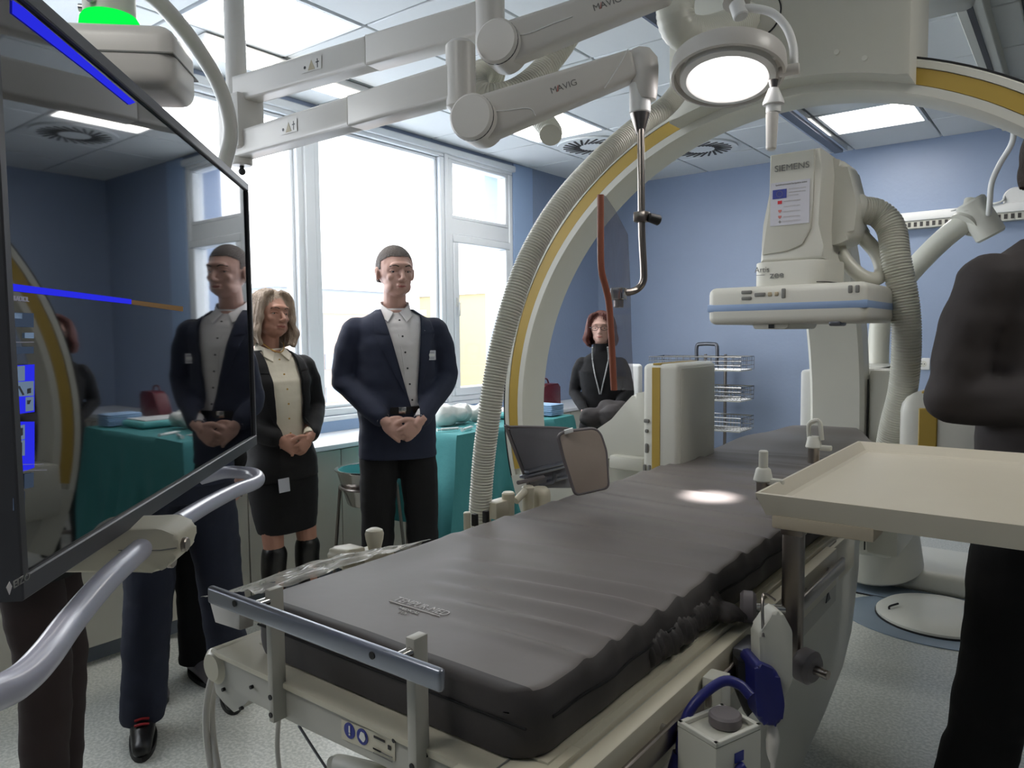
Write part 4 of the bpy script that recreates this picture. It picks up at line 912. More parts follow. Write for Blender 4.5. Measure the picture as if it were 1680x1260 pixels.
# foot rail bar with posts
BYb = .612
pL, pR = onY(345, 974, BYb), onY(724, 1098, BYb); zb = (pL.z+pR.z)/2
fr = obj('foot_bar', bx((pL.x, BYb-.006, pL.z-.014), (pR.x+.003, BYb+.006, pL.z+.014), .005, 3), 'barsteel', tbl)
for px, pxs in ((440, 425), (672, 655)):
    a = onY(px, 1000, NEAR-.02).x; hw_ = .0065 if px < 500 else .008
    po = obj('bar_post', bx((a-hw_, NEAR-.021, LZ-.058), (a+hw_, NEAR+.004, pL.z+.020), .002, 2), 'tablegrey', tbl)
    obj('post_pin', cy((a, BYb, pL.z+.002), (a, NEAR-.02, pL.z+.002), .007, seg=12), 'chrome', po)
    for dz in (-.046, -.018): obj('post_screw', cy((a, NEAR-.0225, LZ+dz), (a, NEAR-.02, LZ+dz), .0042, seg=12), 'screw', po)
    obj('bar_screw', cy((a-.03, BYb-.0075, pL.z+.003), (a-.03, BYb-.005, pL.z+.003), .005, seg=10), 'screw', fr)
for px, py in ((352, 1114), (367, 1131), (396, 1162), (413, 1127), (648, 1214), (702, 1237)):
    q = onY(px, py, NEAR); obj('screw', cy(q+Vector((0, -.003, 0)), q+Vector((0, .003, 0)), .0032, seg=10), 'screw', tbl)
obj('side_flap', prism(B(), [onY(x, y, .70) for x, y in ((343, 988), (352, 985), (392, 1003), (392, 1035), (352, 1022))], (0, .03, 0), .004), 'armw', tbl)
# sticker with mandatory symbols on the end plate
sy = NEAR+.0005
lab = obj('sticker', prism(B(), [onY(x, y, sy) for x, y in ((560, 1180), (648, 1214), (648, 1249), (560, 1212))], (0, .0006, 0)), 'table', tbl)
for px, py, m in ((573, 1199, 'printblue'), (594, 1209, 'printblue')):
    q = onY(px, py, sy-.001); obj('symbol', cy(q, q+Vector((0, .001, 0)), .0115, seg=24), m, lab)
q = onY(573, 1199, sy-.0022); obj('symbol_mark', bx(q+Vector((-.0015, 0, -.003)), q+Vector((.0015, .0008, .007))), 'white', lab); obj('symbol_mark', bx(q+Vector((-.0015, 0, -.007)), q+Vector((.0015, .0008, -.0045))), 'white', lab)
q = onY(594, 1209, sy-.0022); obj('symbol_mark', prism(B(), rr_poly([q+Vector(v) for v in ((-.007, 0, -.003), (-.003, 0, .007), (.001, 0, .006), (.004, 0, .007), (.007, 0, -.001), (.002, 0, -.008))], .002, 2), (0, .0008, 0)), 'white', lab)
for x0, z0, w, h in ((.024, .007, .022, .003), (.022, -.010, .016, .002), (.052, .000, .005, .006)):
    q = onY(594, 1209, sy-.002); obj('symbol_mark', bx(q+Vector((x0, 0, z0)), q+Vector((x0+w, .0008, z0+h))), 'screw', lab)
q = onY(594, 1209, sy-.002); b = B()
for i in range(2): box(b, q+Vector((.022, 0, -.016+i*.006)), q+Vector((.060, .0008, -.0145+i*.006)))
obj('symbol_mark', b, 'print', lab)
# cables hanging from the near end
for n, pts in enumerate(([(352, 1095, 1.36), (341, 1140, 1.36), (338, 1200, 1.36), (350, 1290, 1.38)], [(360, 1100, 1.38), (349, 1145, 1.38), (349, 1200, 1.37), (362, 1290, 1.37)], [(457, 1180, 1.35), (455, 1230, 1.36), (462, 1290, 1.38)], [(490, 1190, 1.35), (512, 1225, 1.36), (545, 1275, 1.38)])):
    thing('cable', tb([P(*p) for p in pts], .006 if n < 2 else .0045 if n == 2 else .0025, 10, 6), 'armw' if n < 3 else 'steeld', ['grey cable hanging from the near left corner of the couch, outer one', 'grey cable hanging from the near left corner of the couch, inner one', 'grey cable hanging below the end plate', 'thin dark cable trailing below the end plate'][n], 'cable')
ped = E('foot_switch', P(592, 1275, 1.25), 'grey rounded foot switch housing below the end plate of the couch', 'switch')
obj('housing', tb([P(548, 1258, 1.28), P(560, 1256, 1.28), P(620, 1272, 1.2), P(640, 1278, 1.2)], .018, 16, 3), 'cream2', ped)
obj('switch_lid', bx(P(592, 1275, 1.25)-Vector((.05, .04, .03)), P(592, 1275, 1.25)+Vector((.05, .04, .0)), .01, 3), 'cream2', ped)

# ================================================================ mattress
MT, MB_ = .960, .872
def mz(x, y):
    u = (x+1.105)/.60; z = 0.0; K_ = 1.9*(.5+.5*min(1, max(0, (1-u)/.12)))
    # folds running in from the right edge near the foot end, fading towards the middle
    for yc, amp, w, reach, bend in ((.83, .004, .014, .45, .02), (.90, .006, .016, .6, .03), (.97, .006, .017, .7, .04), (1.045, .007, .018, .75, .05), (1.12, .006, .018, .8, .05), (1.26, .006, .022, 1.1, .04), (1.42, .006, .022, 1.2, .02), (1.56, .005, .02, 1.2, -.02), (1.70, .006, .024, 1.2, -.03), (1.88, .004, .02, 1.1, -.04), (2.06, .006, .028, 1.3, -.03), (2.26, .005, .026, 1.3, .02), (2.46, .006, .03, 1.3, .0), (2.66, .006, .03, 1.3, .03)):
        yy = yc+bend*math.cos((1-u)*2.2)-bend; fall = max(0.0, 1-(1-u)/reach); g = math.exp(-((y-yy)/w)**2); z += K_*amp*g*fall**.7
        z -= .6*K_*amp*math.exp(-((y-yy-w*1.5)/w)**2)*fall**.7
    z += .012*math.exp(-((u-.12)/.10)**2-((y-1.06)/.12)**2)*-.5
    z += .002*noise.noise(Vector((x*7, y*5, 0)))
    # head end: pillow step
    z += .022*(1/(1+math.exp(-(y-2.86)/.05)))
    z += .010*math.exp(-((y-3.30)/.10)**2)
    return z
def matt_sec(y):
    t_ = 0 if y < 2.78 else min(1, (y-2.78)/.62)
    xl = -1.105+ .14*t_**1.5; xr = -.512-.225*t_**1.1
    # rounded plan corners at both ends
    e = y-.700; cr_n = .05
    if e < cr_n: k = cr_n-math.sqrt(max(0, cr_n**2-(cr_n-e)**2)); xl += k; xr -= k
    e = 3.46-y
    if e < .05: k = .05-math.sqrt(max(0, .05**2-(.05-e)**2)); xl += k; xr -= k
    pts = []; n = 56; r = .014; w = xr-xl
    top = lambda x: MT+mz(x, y)
    for i in range(n+1): 
        s = i/n; s = s*s*(3-2*s)*.5+s*.5; x = xl+r*.4+(w-r*.8)*s
        ed = min(x-xl, xr-x); z = top(x)-(r-math.sqrt(max(0, r*r-(max(0, r-ed))**2)) if ed < r else 0)
        pts.append(Vector((x, y, z)))
    bulge = .006+.003*math.sin(y*23)+.002*math.sin(y*51+1)
    for k_ in range(1, 9): 
        s = k_/9; z = (MT-.014)*(1-s)+MB_*s; seam = -.004*math.exp(-((s-.5)/.06)**2)
        pts.append(Vector((xr+(bulge*math.sin(s*PI)+seam), y, z+mz(xr, y)*(1-s))))
    pts += [Vector((xr-.004, y, MB_)), Vector((xl+.004, y, MB_))]
    for k_ in range(8, 0, -1):
        s = k_/9; z = (MT-.014)*(1-s)+MB_*s; pts.append(Vector((xl-.006*math.sin(s*PI)+.004*math.exp(-((s-.5)/.06)**2), y, z+mz(xl, y)*(1-s))))
    return pts
ys = [.700, .7015, .704, .708, .714, .722]+[.73+.0075*i for i in range(0, 361)]; ys = [y for y in ys if y < 3.40]+[3.40, 3.42, 3.435, 3.445, 3.452, 3.457, 3.46]
secs = []
for y in ys:
    s = matt_sec(y)
    # round the near and far upper edge
    for e, r in ((y-.700, .012), (3.46-y, .02)):
        if e < r:
            k = r-math.sqrt(max(0, r*r-(r-e)**2)); s = [Vector((p.x, p.y, p.z-k if p.z > MT-.03 else p.z)) for p in s]
    secs.append(s)
bm = rings(B(), secs)
mt = E('mattress', (-.81, 2.1, MB_), 'long dark grey wrinkled mattress lying on the patient couch', 'mattress')
me = finish(bm, 'mattress_cover', ['mattress', 'mattside'], 60)
NP = len(secs[0])
for p in me.polygons:
    j = p.index % NP if p.index < NP*(len(secs)-1) else 60
    i = p.index//NP
    if not (0 <= j <= 55) or i < 5: p.material_index = 1
obj('cover', me, None, mt)
# seam piping and the gathered cover bulging out on the right side
def right_x(y):
    s = matt_sec(y); return max(p.x for p in s)
obj('seam', tb([(right_x(y)+.0005, y, (MT+MB_)/2+.006) for y in [.74+.02*i for i in range(0, 101)]], .0022, 6), 'blackcloth', mt)
obj('seam', tb([(-1.08+.56*i/20, .6985, (MT+MB_)/2+.004) for i in range(21)], .0018, 6), 'blackcloth', mt)
b = B()
for k in range(12):
    y = 1.02+.022*k; ell(b, (right_x(y)-.006, y, .905+.006*math.sin(k*1.9)), (.016+.003*math.sin(k*2.7), .024, .026), Matrix.Rotation(.4*math.sin(k*1.3), 3, 'X'), 10, 8)
ell(b, (right_x(1.27)+.015, 1.27, .895), (.03, .03, .018), None, 10, 8); ell(b, (right_x(1.29)+.03, 1.30, .885), (.018, .03, .010), Matrix.Rotation(.5, 3, 'Z'), 10, 8)
b = remesh(b, .005, 3)
for v in b.verts: v.co += Vector((.003*math.sin(v.co.y*420+v.co.z*90), 0, .0))
obj('gathered_cover', b, 'mattside', mt, angle=80)
tzz = MT+mz(-.84, .82)+.0012
o_ = Vector((-.897, .833, tzz)); 
text('lettering', 'TEMPUR-MED', .0265, basis(o_, (1, 0.0, 0), (0, 1, 0)), 'printlight', mt, .118, .0001)
obj('lettering_rule', bx((-.897, .826, tzz-.001), (-.783, .828, tzz+.0004)), 'printlight', mt)
text('lettering', 'MEDICAL', .010, basis((-.862, .812, tzz), (1, 0, 0), (0, 1, 0)), 'printlight', mt, .045, .0004)
text('lettering', 'TÜV', .011, basis((-.850, .799, tzz), (1, 0, 0), (0, 1, 0)), 'printlight', mt, .02, .0004)

# ================================================================ instrument tray on its pole
tr = E('instrument_tray', (-.40, 1.31, .84), 'large beige instrument tray on a steel pole clamped to the couch rail', 'tray')
tz = 1.11; X0, Y0, X1, Y1 = -.455, 1.315, .42, 2.10
b = B(); w = .020; h = .022
outer = [(X0, Y0), (X1, Y0), (X1, Y1), (X0, Y1)]
def off(k): return [(X0+k, Y0+k), (X1-k, Y0+k), (X1-k, Y1-k), (X0+k, Y1-k)]
lev = [(off(.014), tz-.040), (off(0), tz-.004), (off(-.001), tz+.001), (off(.005), tz+.002), (off(.022), tz-.018), (off(.030), tz-.021)]
rings(b, [[Vector((x, y, z)) for x, y in l] for l, z in lev], caps=True); obj('tray_pan', b, 'tray', tr, angle=20)
obj('tray_bracket', bx((-.43, 1.325, tz-.062), (-.26, 1.40, tz-.038), .004), 'tray2', tr)
px_, py_ = -.398, 1.352
obj('pole_sleeve', bx((px_-.02, py_-.016, 1.035), (px_+.02, py_+.016, tz-.03), .004), 'steel', tr)
obj('pole', prism(B(), rr_poly([Vector((px_+x, py_+y, .80)) for x, y in ((-.019, -.010), (.019, -.010), (.019, .010), (-.019, .010))], .008, 4), (0, 0, .25)), 'steel', tr)
kn = obj('clamp_knob', cy(Vector((px_-.085, py_-.035, .895)), Vector((px_-.058, py_-.025, .895)), .029, seg=26, bev=.006), 'greyknob', tr)
obj('knob_stem', cy(Vector((px_-.058, py_-.025, .895)), Vector((px_-.012, py_-.004, .895)), .008, seg=12), 'chrome', kn)
obj('rail_clamp', bx((RXr-.018, py_-.035, RZr-.045), (RXr+.03, py_+.035, RZr+.06), .006), 'cream2', tr)
kn = obj('clamp_knob', cy((px_+.02, py_-.03, .815), (px_+.052, py_-.04, .812), .030, seg=26, bev=.007), 'greyknob', tr)
obj('knob_stem', cy((px_+.05, py_-.04, .812), (px_+.075, py_-.046, .811), .008, seg=12), 'steel', kn)
q = P(1623, 880, 1.25); obj('tray_screw', cy((.0, Y0+.02, tz-.055), (.0, Y0+.02, tz-.038), .012, seg=12), 'steel', tr)

# rail clamps above the mattress (two sockets seen in front of the tray)
for n, (px, py, s, lab) in enumerate(((1252, 790, 1.0, 'cream rail socket beside the tray corner, nearer one'), (1335, 735, 1.0, 'cream rail socket beside the tray corner, farther one'))):
    c = onX(px, py, -.485); c.z -= .0
    t = E('rail_socket', (c.x, c.y, c.z-.05), lab, 'clamp')
    z = c.z
    obj('socket_body', cy((c.x, c.y, z-.035), (c.x, c.y, z+.01), .013, seg=16), 'steel', t)
    obj('socket_collar', cy((c.x, c.y, z), (c.x, c.y, z+.028), .019, .014, seg=18, bev=.003), 'cream', t)
    obj('socket_lug', bx((c.x+.005, c.y-.008, z-.004), (c.x+.04, c.y+.008, z+.008), .003), 'cream', t)
    if n == 0: obj('socket_pin', cy((c.x, c.y, z+.02), (c.x, c.y, z+.062), .009, seg=14, bev=.002), 'cream', t)
    else: obj('socket_loop', tb([(c.x-.010, c.y, z+.02), (c.x-.012, c.y, z+.05), (c.x-.004, c.y, z+.062), (c.x+.012, c.y, z+.062), (c.x+.018, c.y, z+.02)], .0055, 8, 3), 'cream', t)

# ================================================================ things hanging on the right rail
hc = E('hand_control', (-.40, 1.255, .60), 'white hand control with a dark blue sleeve hanging from the couch rail', 'control')
def onp(px, py, d): return P(px, py, d)
dpt = 1.20
def ppoly(pts, d): return [P(x, y, d) for x, y in pts]
obj('control_body', prism(B(), rr_poly(ppoly(((1270, 1003), (1283, 1003), (1300, 1035), (1300, 1115), (1283, 1170), (1255, 1170), (1248, 1120), (1246, 1040), (1262, 1018)), dpt), .006, 3), FWD*.045+RIGHT*.0, .006, 3), 'cream2', hc)
obj('blue_sleeve', prism(B(), rr_poly(ppoly(((1238, 1092), (1245, 1088), (1278, 1102), (1288, 1155), (1283, 1190), (1262, 1195), (1244, 1185), (1240, 1150)), dpt-.02), .01, 4), FWD*.075, .008, 3), 'blueprot', hc)
obj('back_clip', prism(B(), ppoly(((1210, 1082), (1246, 1095), (1240, 1165), (1228, 1178), (1212, 1140)), dpt+.03), FWD*.03, .004), 'black', hc)
obj('strain_relief', tb([P(1268, 1190, dpt), P(1268, 1200, dpt), P(1268, 1215, dpt), P(1267, 1235, dpt), P(1268, 1250, dpt)], [.006, .009, .011, .009, .005], 14, 4), 'armw', hc)
obj('control_cable', tb([P(1268, 1250, dpt), P(1268, 1290, dpt), P(1275, 1330, dpt)], .004, 8, 4), 'armw', hc)
obj('hook_wire', tb([P(1252, 1045, dpt), P(1251, 985, dpt+.02), P(1255, 975, dpt+.03), P(1272, 985, dpt+.03)], .0025, 8, 4), 'steel', hc)
cb = E('control_box', P(1190, 1260, 1.02), 'grey box with a round cap and blue strap hanging on the couch rail', 'box')
c = P(1180, 1193, 1.04)
ax1 = Vector((.55, .83, 0)).normalized(); ax2 = Vector((.83, -.55, 0)).normalized()
Rb = Matrix.Rotation(math.radians(-20), 3, 'Z')
w2, d2 = .036, .046
def lb(x0, y0, z0, x1, y1, z1, bev=.003): return bx(c+Vector((x0, y0, z0)), c+Vector((x1, y1, z1)), bev, 2, rot=Rb, piv=c)
bo = obj('box_body', lb(-w2, -d2, -.16, w2, d2, .0), 'cream2', cb)
rim = B()
for a_ in ((-w2, -d2, 0, w2, -d2+.007, .007), (-w2, d2-.007, 0, w2, d2, .007), (-w2, -d2, 0, -w2+.007, d2, .007), (w2-.007, -d2, 0, w2, d2, .007)): box(rim, c+Vector(a_[:3]), c+Vector(a_[3:]), .001, 1, rot=Rb, piv=c)
obj('box_rim', rim, 'cream', bo)
obj('round_cap', cy(c+Rb@Vector((0, .012, .0)), c+Rb@Vector((0, .012, .018)), .023, seg=28, bev=.003), 'greyknob', bo)
obj('box_sticker', lb(w2-.0005, -.01, -.032, w2+.001, .008, -.018, 0), 'printblue', bo)
obj('box_window', lb(w2-.0005, -.035, -.10, w2+.001, .03, -.06, 0), 'screen', bo)
obj('blue_strap', tb([c+Rb@Vector((-w2-.006, -.035, -.10)), c+Rb@Vector((-w2-.006, -.03, -.02)), c+Rb@Vector((-w2-.002, -.01, .02)), c+Rb@Vector((-w2+.008, .035, .045)), c+Rb@Vector((-.012, .055, .042)), c+Rb@Vector((.005, .06, .03))], .0075, 10, 6, flat=1.0), 'blueprot', cb)
obj('blue_strap', tb([c+Rb@Vector((-w2-.006, -.03, -.05)), c+Rb@Vector((-w2-.008, -.04, -.09)), c+Rb@Vector((-w2-.006, -.03, -.16))], .014, 12, 5), 'blueprot', cb)
obj('blue_strap', tb([c+Rb@Vector((w2+.006, -.02, -.055)), c+Rb@Vector((w2+.006, .0, -.04)), c+Rb@Vector((w2+.006, .005, -.15))], .006, 10, 5), 'blueprot', cb)
t = thing('rail_block', bx((RXr-.012, 1.085, RZr-.028), (RXr+.022, 1.125, RZr+.03), .004), 'cream2', 'small cream clamp block on the near part of the couch rail', 'clamp')
t = thing('rail_block', bx((RXr-.012, 1.215, RZr-.022), (RXr+.02, 1.29, RZr+.032), .004), 'steeld', 'grey clamp block on the couch rail by the hand control', 'clamp')
t = thing('rail_block', bx((RXr-.02, .735, RZr-.035), (RXr+.02, .79, RZr-.01), .004), 'cream', 'cream clamp end at the very near end of the couch rail', 'clamp')

# ================================================================ far side of the couch
t = E('joystick', onX(615, 905, -1.20), 'cream joystick knob and lever housing on the far side of the couch', 'joystick')
g = onX(615, 905, -1.20)
lo_, hi_ = onX(612, 912, -1.2), onX(614, 868, -1.2)
obj('joystick_knob', lathe(B(), [(.010, -.055), (.013, -.03), (.019, -.006), (.0205, .006), (.018, .014), (.010, .018), (.0, .0185)], hi_-Vector((0, 0, .016)), (0, 0, 1), 26), 'table', t)
obj('lever_housing', prism(B(), rr_poly([onX(x, y, -1.2) for x, y in ((562, 935), (562, 912), (570, 903), (600, 897), (600, 925))], .006, 3), (-.05, 0, 0), .004), 'table', t)
obj('joystick_base', bx((-1.25, lo_.y-.05, LZ-.02), (-1.17, lo_.y+.04, lo_.z+.01), .01), 'table', t)
for n, (px, py, w, h, lab) in enumerate(((834, 807, .0175, .05, 'cream grip knob on the far couch rail, left of the pair'), (866, 797, .0175, .05, 'cream grip knob on the far couch rail, right of the pair'), (886, 800, .030, .05, 'wide cream domed cap on the far couch rail'))):
    c = onX(px, py, -1.19)
    if n < 2: b = lathe(B(), [(w*.9, -.12), (w*.9, -.03), (w, -.026), (w, -.004), (w*.8, 0), (0, 0)], c, (0, 0, 1), 20)
    else: b = lathe(B(), [(w*.9, -.12), (w, -.02), (w*.95, -.008), (w*.6, .002), (0, .005)], c, (0, 0, 1), 24)
    thing('grip_knob', b, 'table', lab, 'knob')
c1, c2 = onX(846, 822, -1.19), onX(862, 805, -1.19); thing('link_strap', tb([c1, c2], .010, 10), 'table', 'ribbed cream link between the two grip knobs', 'clamp')
b = bx(onX(795, 850, -1.22), onX(822, 815, -1.22)+Vector((.04, 0, 0)), .004); thing('control_module', b, 'table', 'cream block behind the grip knobs on the far couch rail', 'box')
c = onX(766, 840, -1.16); thing('pin', cy(c-Vector((0, 0, .06)), c, .0085, seg=14, bev=.002), 'table', 'small cream pin at the hose foot', 'pin')
for px, py, lab in ((779, 843, 'black plug beside the hose foot, left'), (797, 838, 'black plug beside the hose foot, right')):
    c = onX(px, py, -1.15); thing('plug', bx(c-Vector((.007, .006, .03)), c+Vector((.007, .006, .0)), .002), 'black', lab, 'plug')
# lower body shields
t = E('body_shield', onX(890, 800, -1.20), 'dark grey vinyl radiation shield flap clamped to the far couch rail', 'shield')
gx = -1.24
obj('shield_flap', prism(B(), rr_poly([onX(x, y, gx) for x, y in ((830, 702), (880, 702), (930, 704), (944, 712), (952, 740), (945, 800), (868, 800))], .02, 4), (.010, 0, 0), .003), 'greyvinyl', t)
obj('flap_edge', tb([onX(x, y, gx+.005) for x, y in ((868, 800), (832, 706), (836, 701), (880, 701), (930, 703), (944, 708))], .0042, 8, 3), 'greyknob', t)
for y0, y1, xa, xb in ((774, 780, 868, 930), (782, 789, 860, 935), (789, 795, 905, 938)):
    a_, b_ = onX(xa, y0, gx+.03), onX(xb, y1, gx+.03); obj('shield_rail', bx((gx+.012, a_.y, a_.z-.007), (gx+.03, b_.y, a_.z+.002), .003), 'barsteel', t)
a_ = onX(902, 788, gx+.04); obj('shield_lever', tb([a_+Vector((0, -.05, -.008)), a_+Vector((.01, 0, -.006)), a_+Vector((.012, .01, .02))], .006, 8, 3), 'steeld', t)
a_ = onX(850, 792, gx+.035); obj('shield_lever', tb([a_, a_+Vector((0, .12, -.004))], .006, 8), 'greyknob', t)
t2 = E('body_shield', P(960, 800, 1.82), 'taupe radiation shield flap with rounded top beside the grey one', 'shield')
fp = rr_poly([P(x, y, 1.80+.0006*(x-915)) for x, y in ((915, 714), (930, 708), (975, 703), (985, 712), (994, 740), (998, 800), (944, 812), (925, 752))], .012, 4)
obj('shield_flap', prism(B(), fp, FWD*.010, .003), 'taupe', t2)
obj('flap_edge', tb([p+FWD*.004 for p in fp], .0045, 8, closed=True), 'greyknob', t2)
obj('flap_clip', prism(B(), ppoly(((926, 706), (940, 702), (941, 709), (927, 713)), 1.79), FWD*.02, .002), 'white', t2)
# transparent plastic cover on the far near corner
def film(u, v):
    y = .72+.42*u; x = -1.10-.20*v*(1-.5*u); z = MT+.002+.022*math.sin(min(1, v*1.2)*PI)*math.sin(PI*min(1, u*.9+.1))-.05*v
    z += .0012*math.sin(u*31+v*9)+.0012*math.sin(v*40-u*8)+.006*noise.noise(Vector((u*9, v*7, 2)))
    return Vector((x, y, z))
thing('plastic_cover', quad_sheet(film, 60, 30), 'plastic', 'crumpled clear plastic cover beside the near far corner of the mattress', 'plastic', angle=80)
# ================================================================ floor items by the C-arm stand
pl = onZ(1480, 1010, 0)
t = E('floor_plate', (-.60, 4.0, 0), 'grey rounded floor plate with a white domed cover in front of the C-arm stand', 'plate')
bluegrey = mat('blue_grey_floor_plate', (128, 142, 156), .25)
obj('plate', rings(B(), [[Vector((-.50+.42*math.cos(a), 3.98+.32*math.sin(a)*1.0, z)) for a in (2*PI*k/48 for k in range(48))] for z in (0.001, .006)]), bluegrey, t)
obj('dome_cover', lathe(B(), [(.27, .006), (.27, .025), (.24, .048), (.15, .062), (0, .068)], (-.50, 4.03, .0), (0, 0, 1), 48), 'cream', t)
obj('cover_rim', lathe(B(), [(.275, .004), (.275, .014), (.265, .014)], (-.50, 4.03, .0), (0, 0, 1), 48, caps=False), 'black', t)
obj('cover_strap', tb([Vector((-.69, 3.90, .05)), Vector((-.69, 3.91, .062)), Vector((-.66, 3.95, .07))], .005, 8, 3), 'screw', t)
t = thing('floor_track', bx((-1.7, 4.20, .001), (.9, 4.395, .012), .003), bluegrey, 'blue grey flat floor track behind the domed cover', 'track')
b = bx((-1.7, 4.19, .001), (.9, 4.20, .006)); obj('track_joint', b, 'black', t)
# ================================================================ people
# local frame: facing +Y, own right hand at +X, 1.80 m tall; the root scales and turns the figure
def esec(c, rx, ry, n=28, p=2.0, dy=0.0, tilt=None):
    out = []
    for j in range(n):
        a = 2*PI*j/n; ca, sa = math.cos(a), math.sin(a)
        q = Vector((math.copysign(abs(ca)**(2/p), ca)*rx, math.copysign(abs(sa)**(2/p), sa)*ry, 0))
        if tilt is not None: q = tilt @ q
        out.append(Vector(c)+q)
    return out
def eloft(bm, rows, n=28, p=2.3):
    """rows: (z, rx, ry, cx, cy)"""
    return rings(bm, [esec((r[3] if len(r) > 3 else 0, r[4] if len(r) > 4 else 0, r[0]), r[1], r[2], n, p) for r in rows])
def limb(bm, pts, rr, seg=16, smooth=5):
    pts = [Vector(p) for p in pts]; tube(bm, pts, rr, seg, smooth)
    ell(bm, pts[0], (rr[0],)*3, None, 12, 8); ell(bm, pts[-1], (rr[-1],)*3, None, 12, 8); return bm
def hand(bm, w, d, n, thumb, curl=(.5, .6, .5), spread=.07, s=1.0):
    """w wrist, d direction of the palm, n direction the palm faces, thumb: side vector of the thumb"""
    w = Vector(w); d = Vector(d).normalized(); n = Vector(n); n = (n-d*n.dot(d)).normalized(); t = d.cross(n).normalized()
    if t.dot(Vector(thumb)) < 0: t = -t
    R_ = Matrix((t, d, n)).transposed()
    ell(bm, w+d*.045*s, (.040*s, .052*s, .0155*s), R_, 16, 10); ell(bm, w+d*.062*s, (.041*s, .03*s, .013*s), R_, 16, 10)
    tube(bm, [w-d*.03, w, w+d*.03*s], [.026*s, .024*s, .022*s], 12, 3)
    for k, (off, L) in enumerate(((.032, .072), (.0108, .080), (-.0105, .075), (-.0315, .060))):
        base = w+d*.080*s+t*off*s; dirv = (d+t*off*spread*20*.25).normalized(); a = 0; q = [w+d*.055*s+t*off*.9*s, base]; p = base
        for f, c in zip((.42, .33, .25), curl):
            a += c; v = dirv*math.cos(a)+n*math.sin(a); p = p+v*(L*s*f); q.append(p)
        tube(bm, q, [.0092*s, .0086*s, .0082*s, .0076*s, .0068*s], 10, 3); ell(bm, q[-1], (.0072*s,)*3, None, 8, 6)
    p0 = w+d*.020*s+t*.026*s; p1 = p0+(t*.8+d*.8+n*.25).normalized()*.036*s; p2 = p1+(d*.9+t*.25+n*.35).normalized()*.030*s; p3 = p2+(d*.9+n*.45).normalized()*.024*s
    tube(bm, [p0, p1, p2, p3], [.013*s, .0125*s, .0105*s, .0085*s], 10, 3); ell(bm, p3, (.0085*s,)*3, None, 8, 6)
def bvh(o):
    b = B(); b.from_mesh(o.data); t = BVHTree.FromBMesh(b); b.free(); return t
def cloth_cut(bm, cuts):
    """cuts: list of (lineL, lineR, zmin, zmax, front) ; faces with y>front between the lines are removed"""
    for (l, r, z0, z1, fy) in cuts:
        for (xa, za, xb, zb) in (l, r):
            d = Vector((xb-xa, 0, zb-za)); nn = Vector((d.z, 0, -d.x)).normalized()
            bmesh.ops.bisect_plane(bm, geom=bm.verts[:]+bm.edges[:]+bm.faces[:], plane_co=(xa, 0, za), plane_no=nn)
        for z in (z0, z1): bmesh.ops.bisect_plane(bm, geom=bm.verts[:]+bm.edges[:]+bm.faces[:], plane_co=(0, 0, z), plane_no=(0, 0, 1))
        def xat(L, z): xa, za, xb, zb = L; return xa+(xb-xa)*(z-za)/(zb-za)
        kill = []
        for f in bm.faces:
            c = f.calc_center_median()
            if c.y > fy and z0 < c.z < z1:
                a, b_ = sorted((xat(l, c.z), xat(r, c.z)))
                if a < c.x < b_: kill.append(f)
        bmesh.ops.delete(bm, geom=kill, context='FACES')
def trim_z(bm, z, above=True):
    bmesh.ops.bisect_plane(bm, geom=bm.verts[:]+bm.edges[:]+bm.faces[:], plane_co=(0, 0, z), plane_no=(0, 0, 1), clear_outer=above, clear_inner=not above)
def wrinkle(bm, amp, sc, seed=0, aniso=(1, 1, 2.2)):
    bm.normal_update()
    for v in bm.verts:
        q = Vector((v.co.x*aniso[0], v.co.y*aniso[1], v.co.z*aniso[2]))*sc+Vector((seed, seed*2, 0)); d = noise.noise(q)+.5*noise.noise(q*2.1); v.co += v.normal*d*amp
def drape_patch(tree, poly, name, m, parent, n=8, off=.004, thick=.003, dirv=(0, -1, 0), start=.6):
    """quad (4 xz corners) laid over a garment surface"""
    a, b, c, d = [Vector((p[0], 0, p[1])) for p in poly]; dv = Vector(dirv)
    def fn(u, v):
        p = a.lerp(b, u).lerp(d.lerp(c, u), v); h = tree.ray_cast(p-dv*start, dv)
        q = h[0] if h[0] is not None else tree.find_nearest(Vector((p.x, .06, p.z)))[0]; return q-dv*off
    bm = quad_sheet(fn, n, n); r = bmesh.ops.extrude_face_region(bm, geom=bm.faces[:])
    for v in r['geom']:
        if isinstance(v, bmesh.types.BMVert): v.co -= dv*thick
    return obj(name, bm, m, parent, local=True, angle=60)
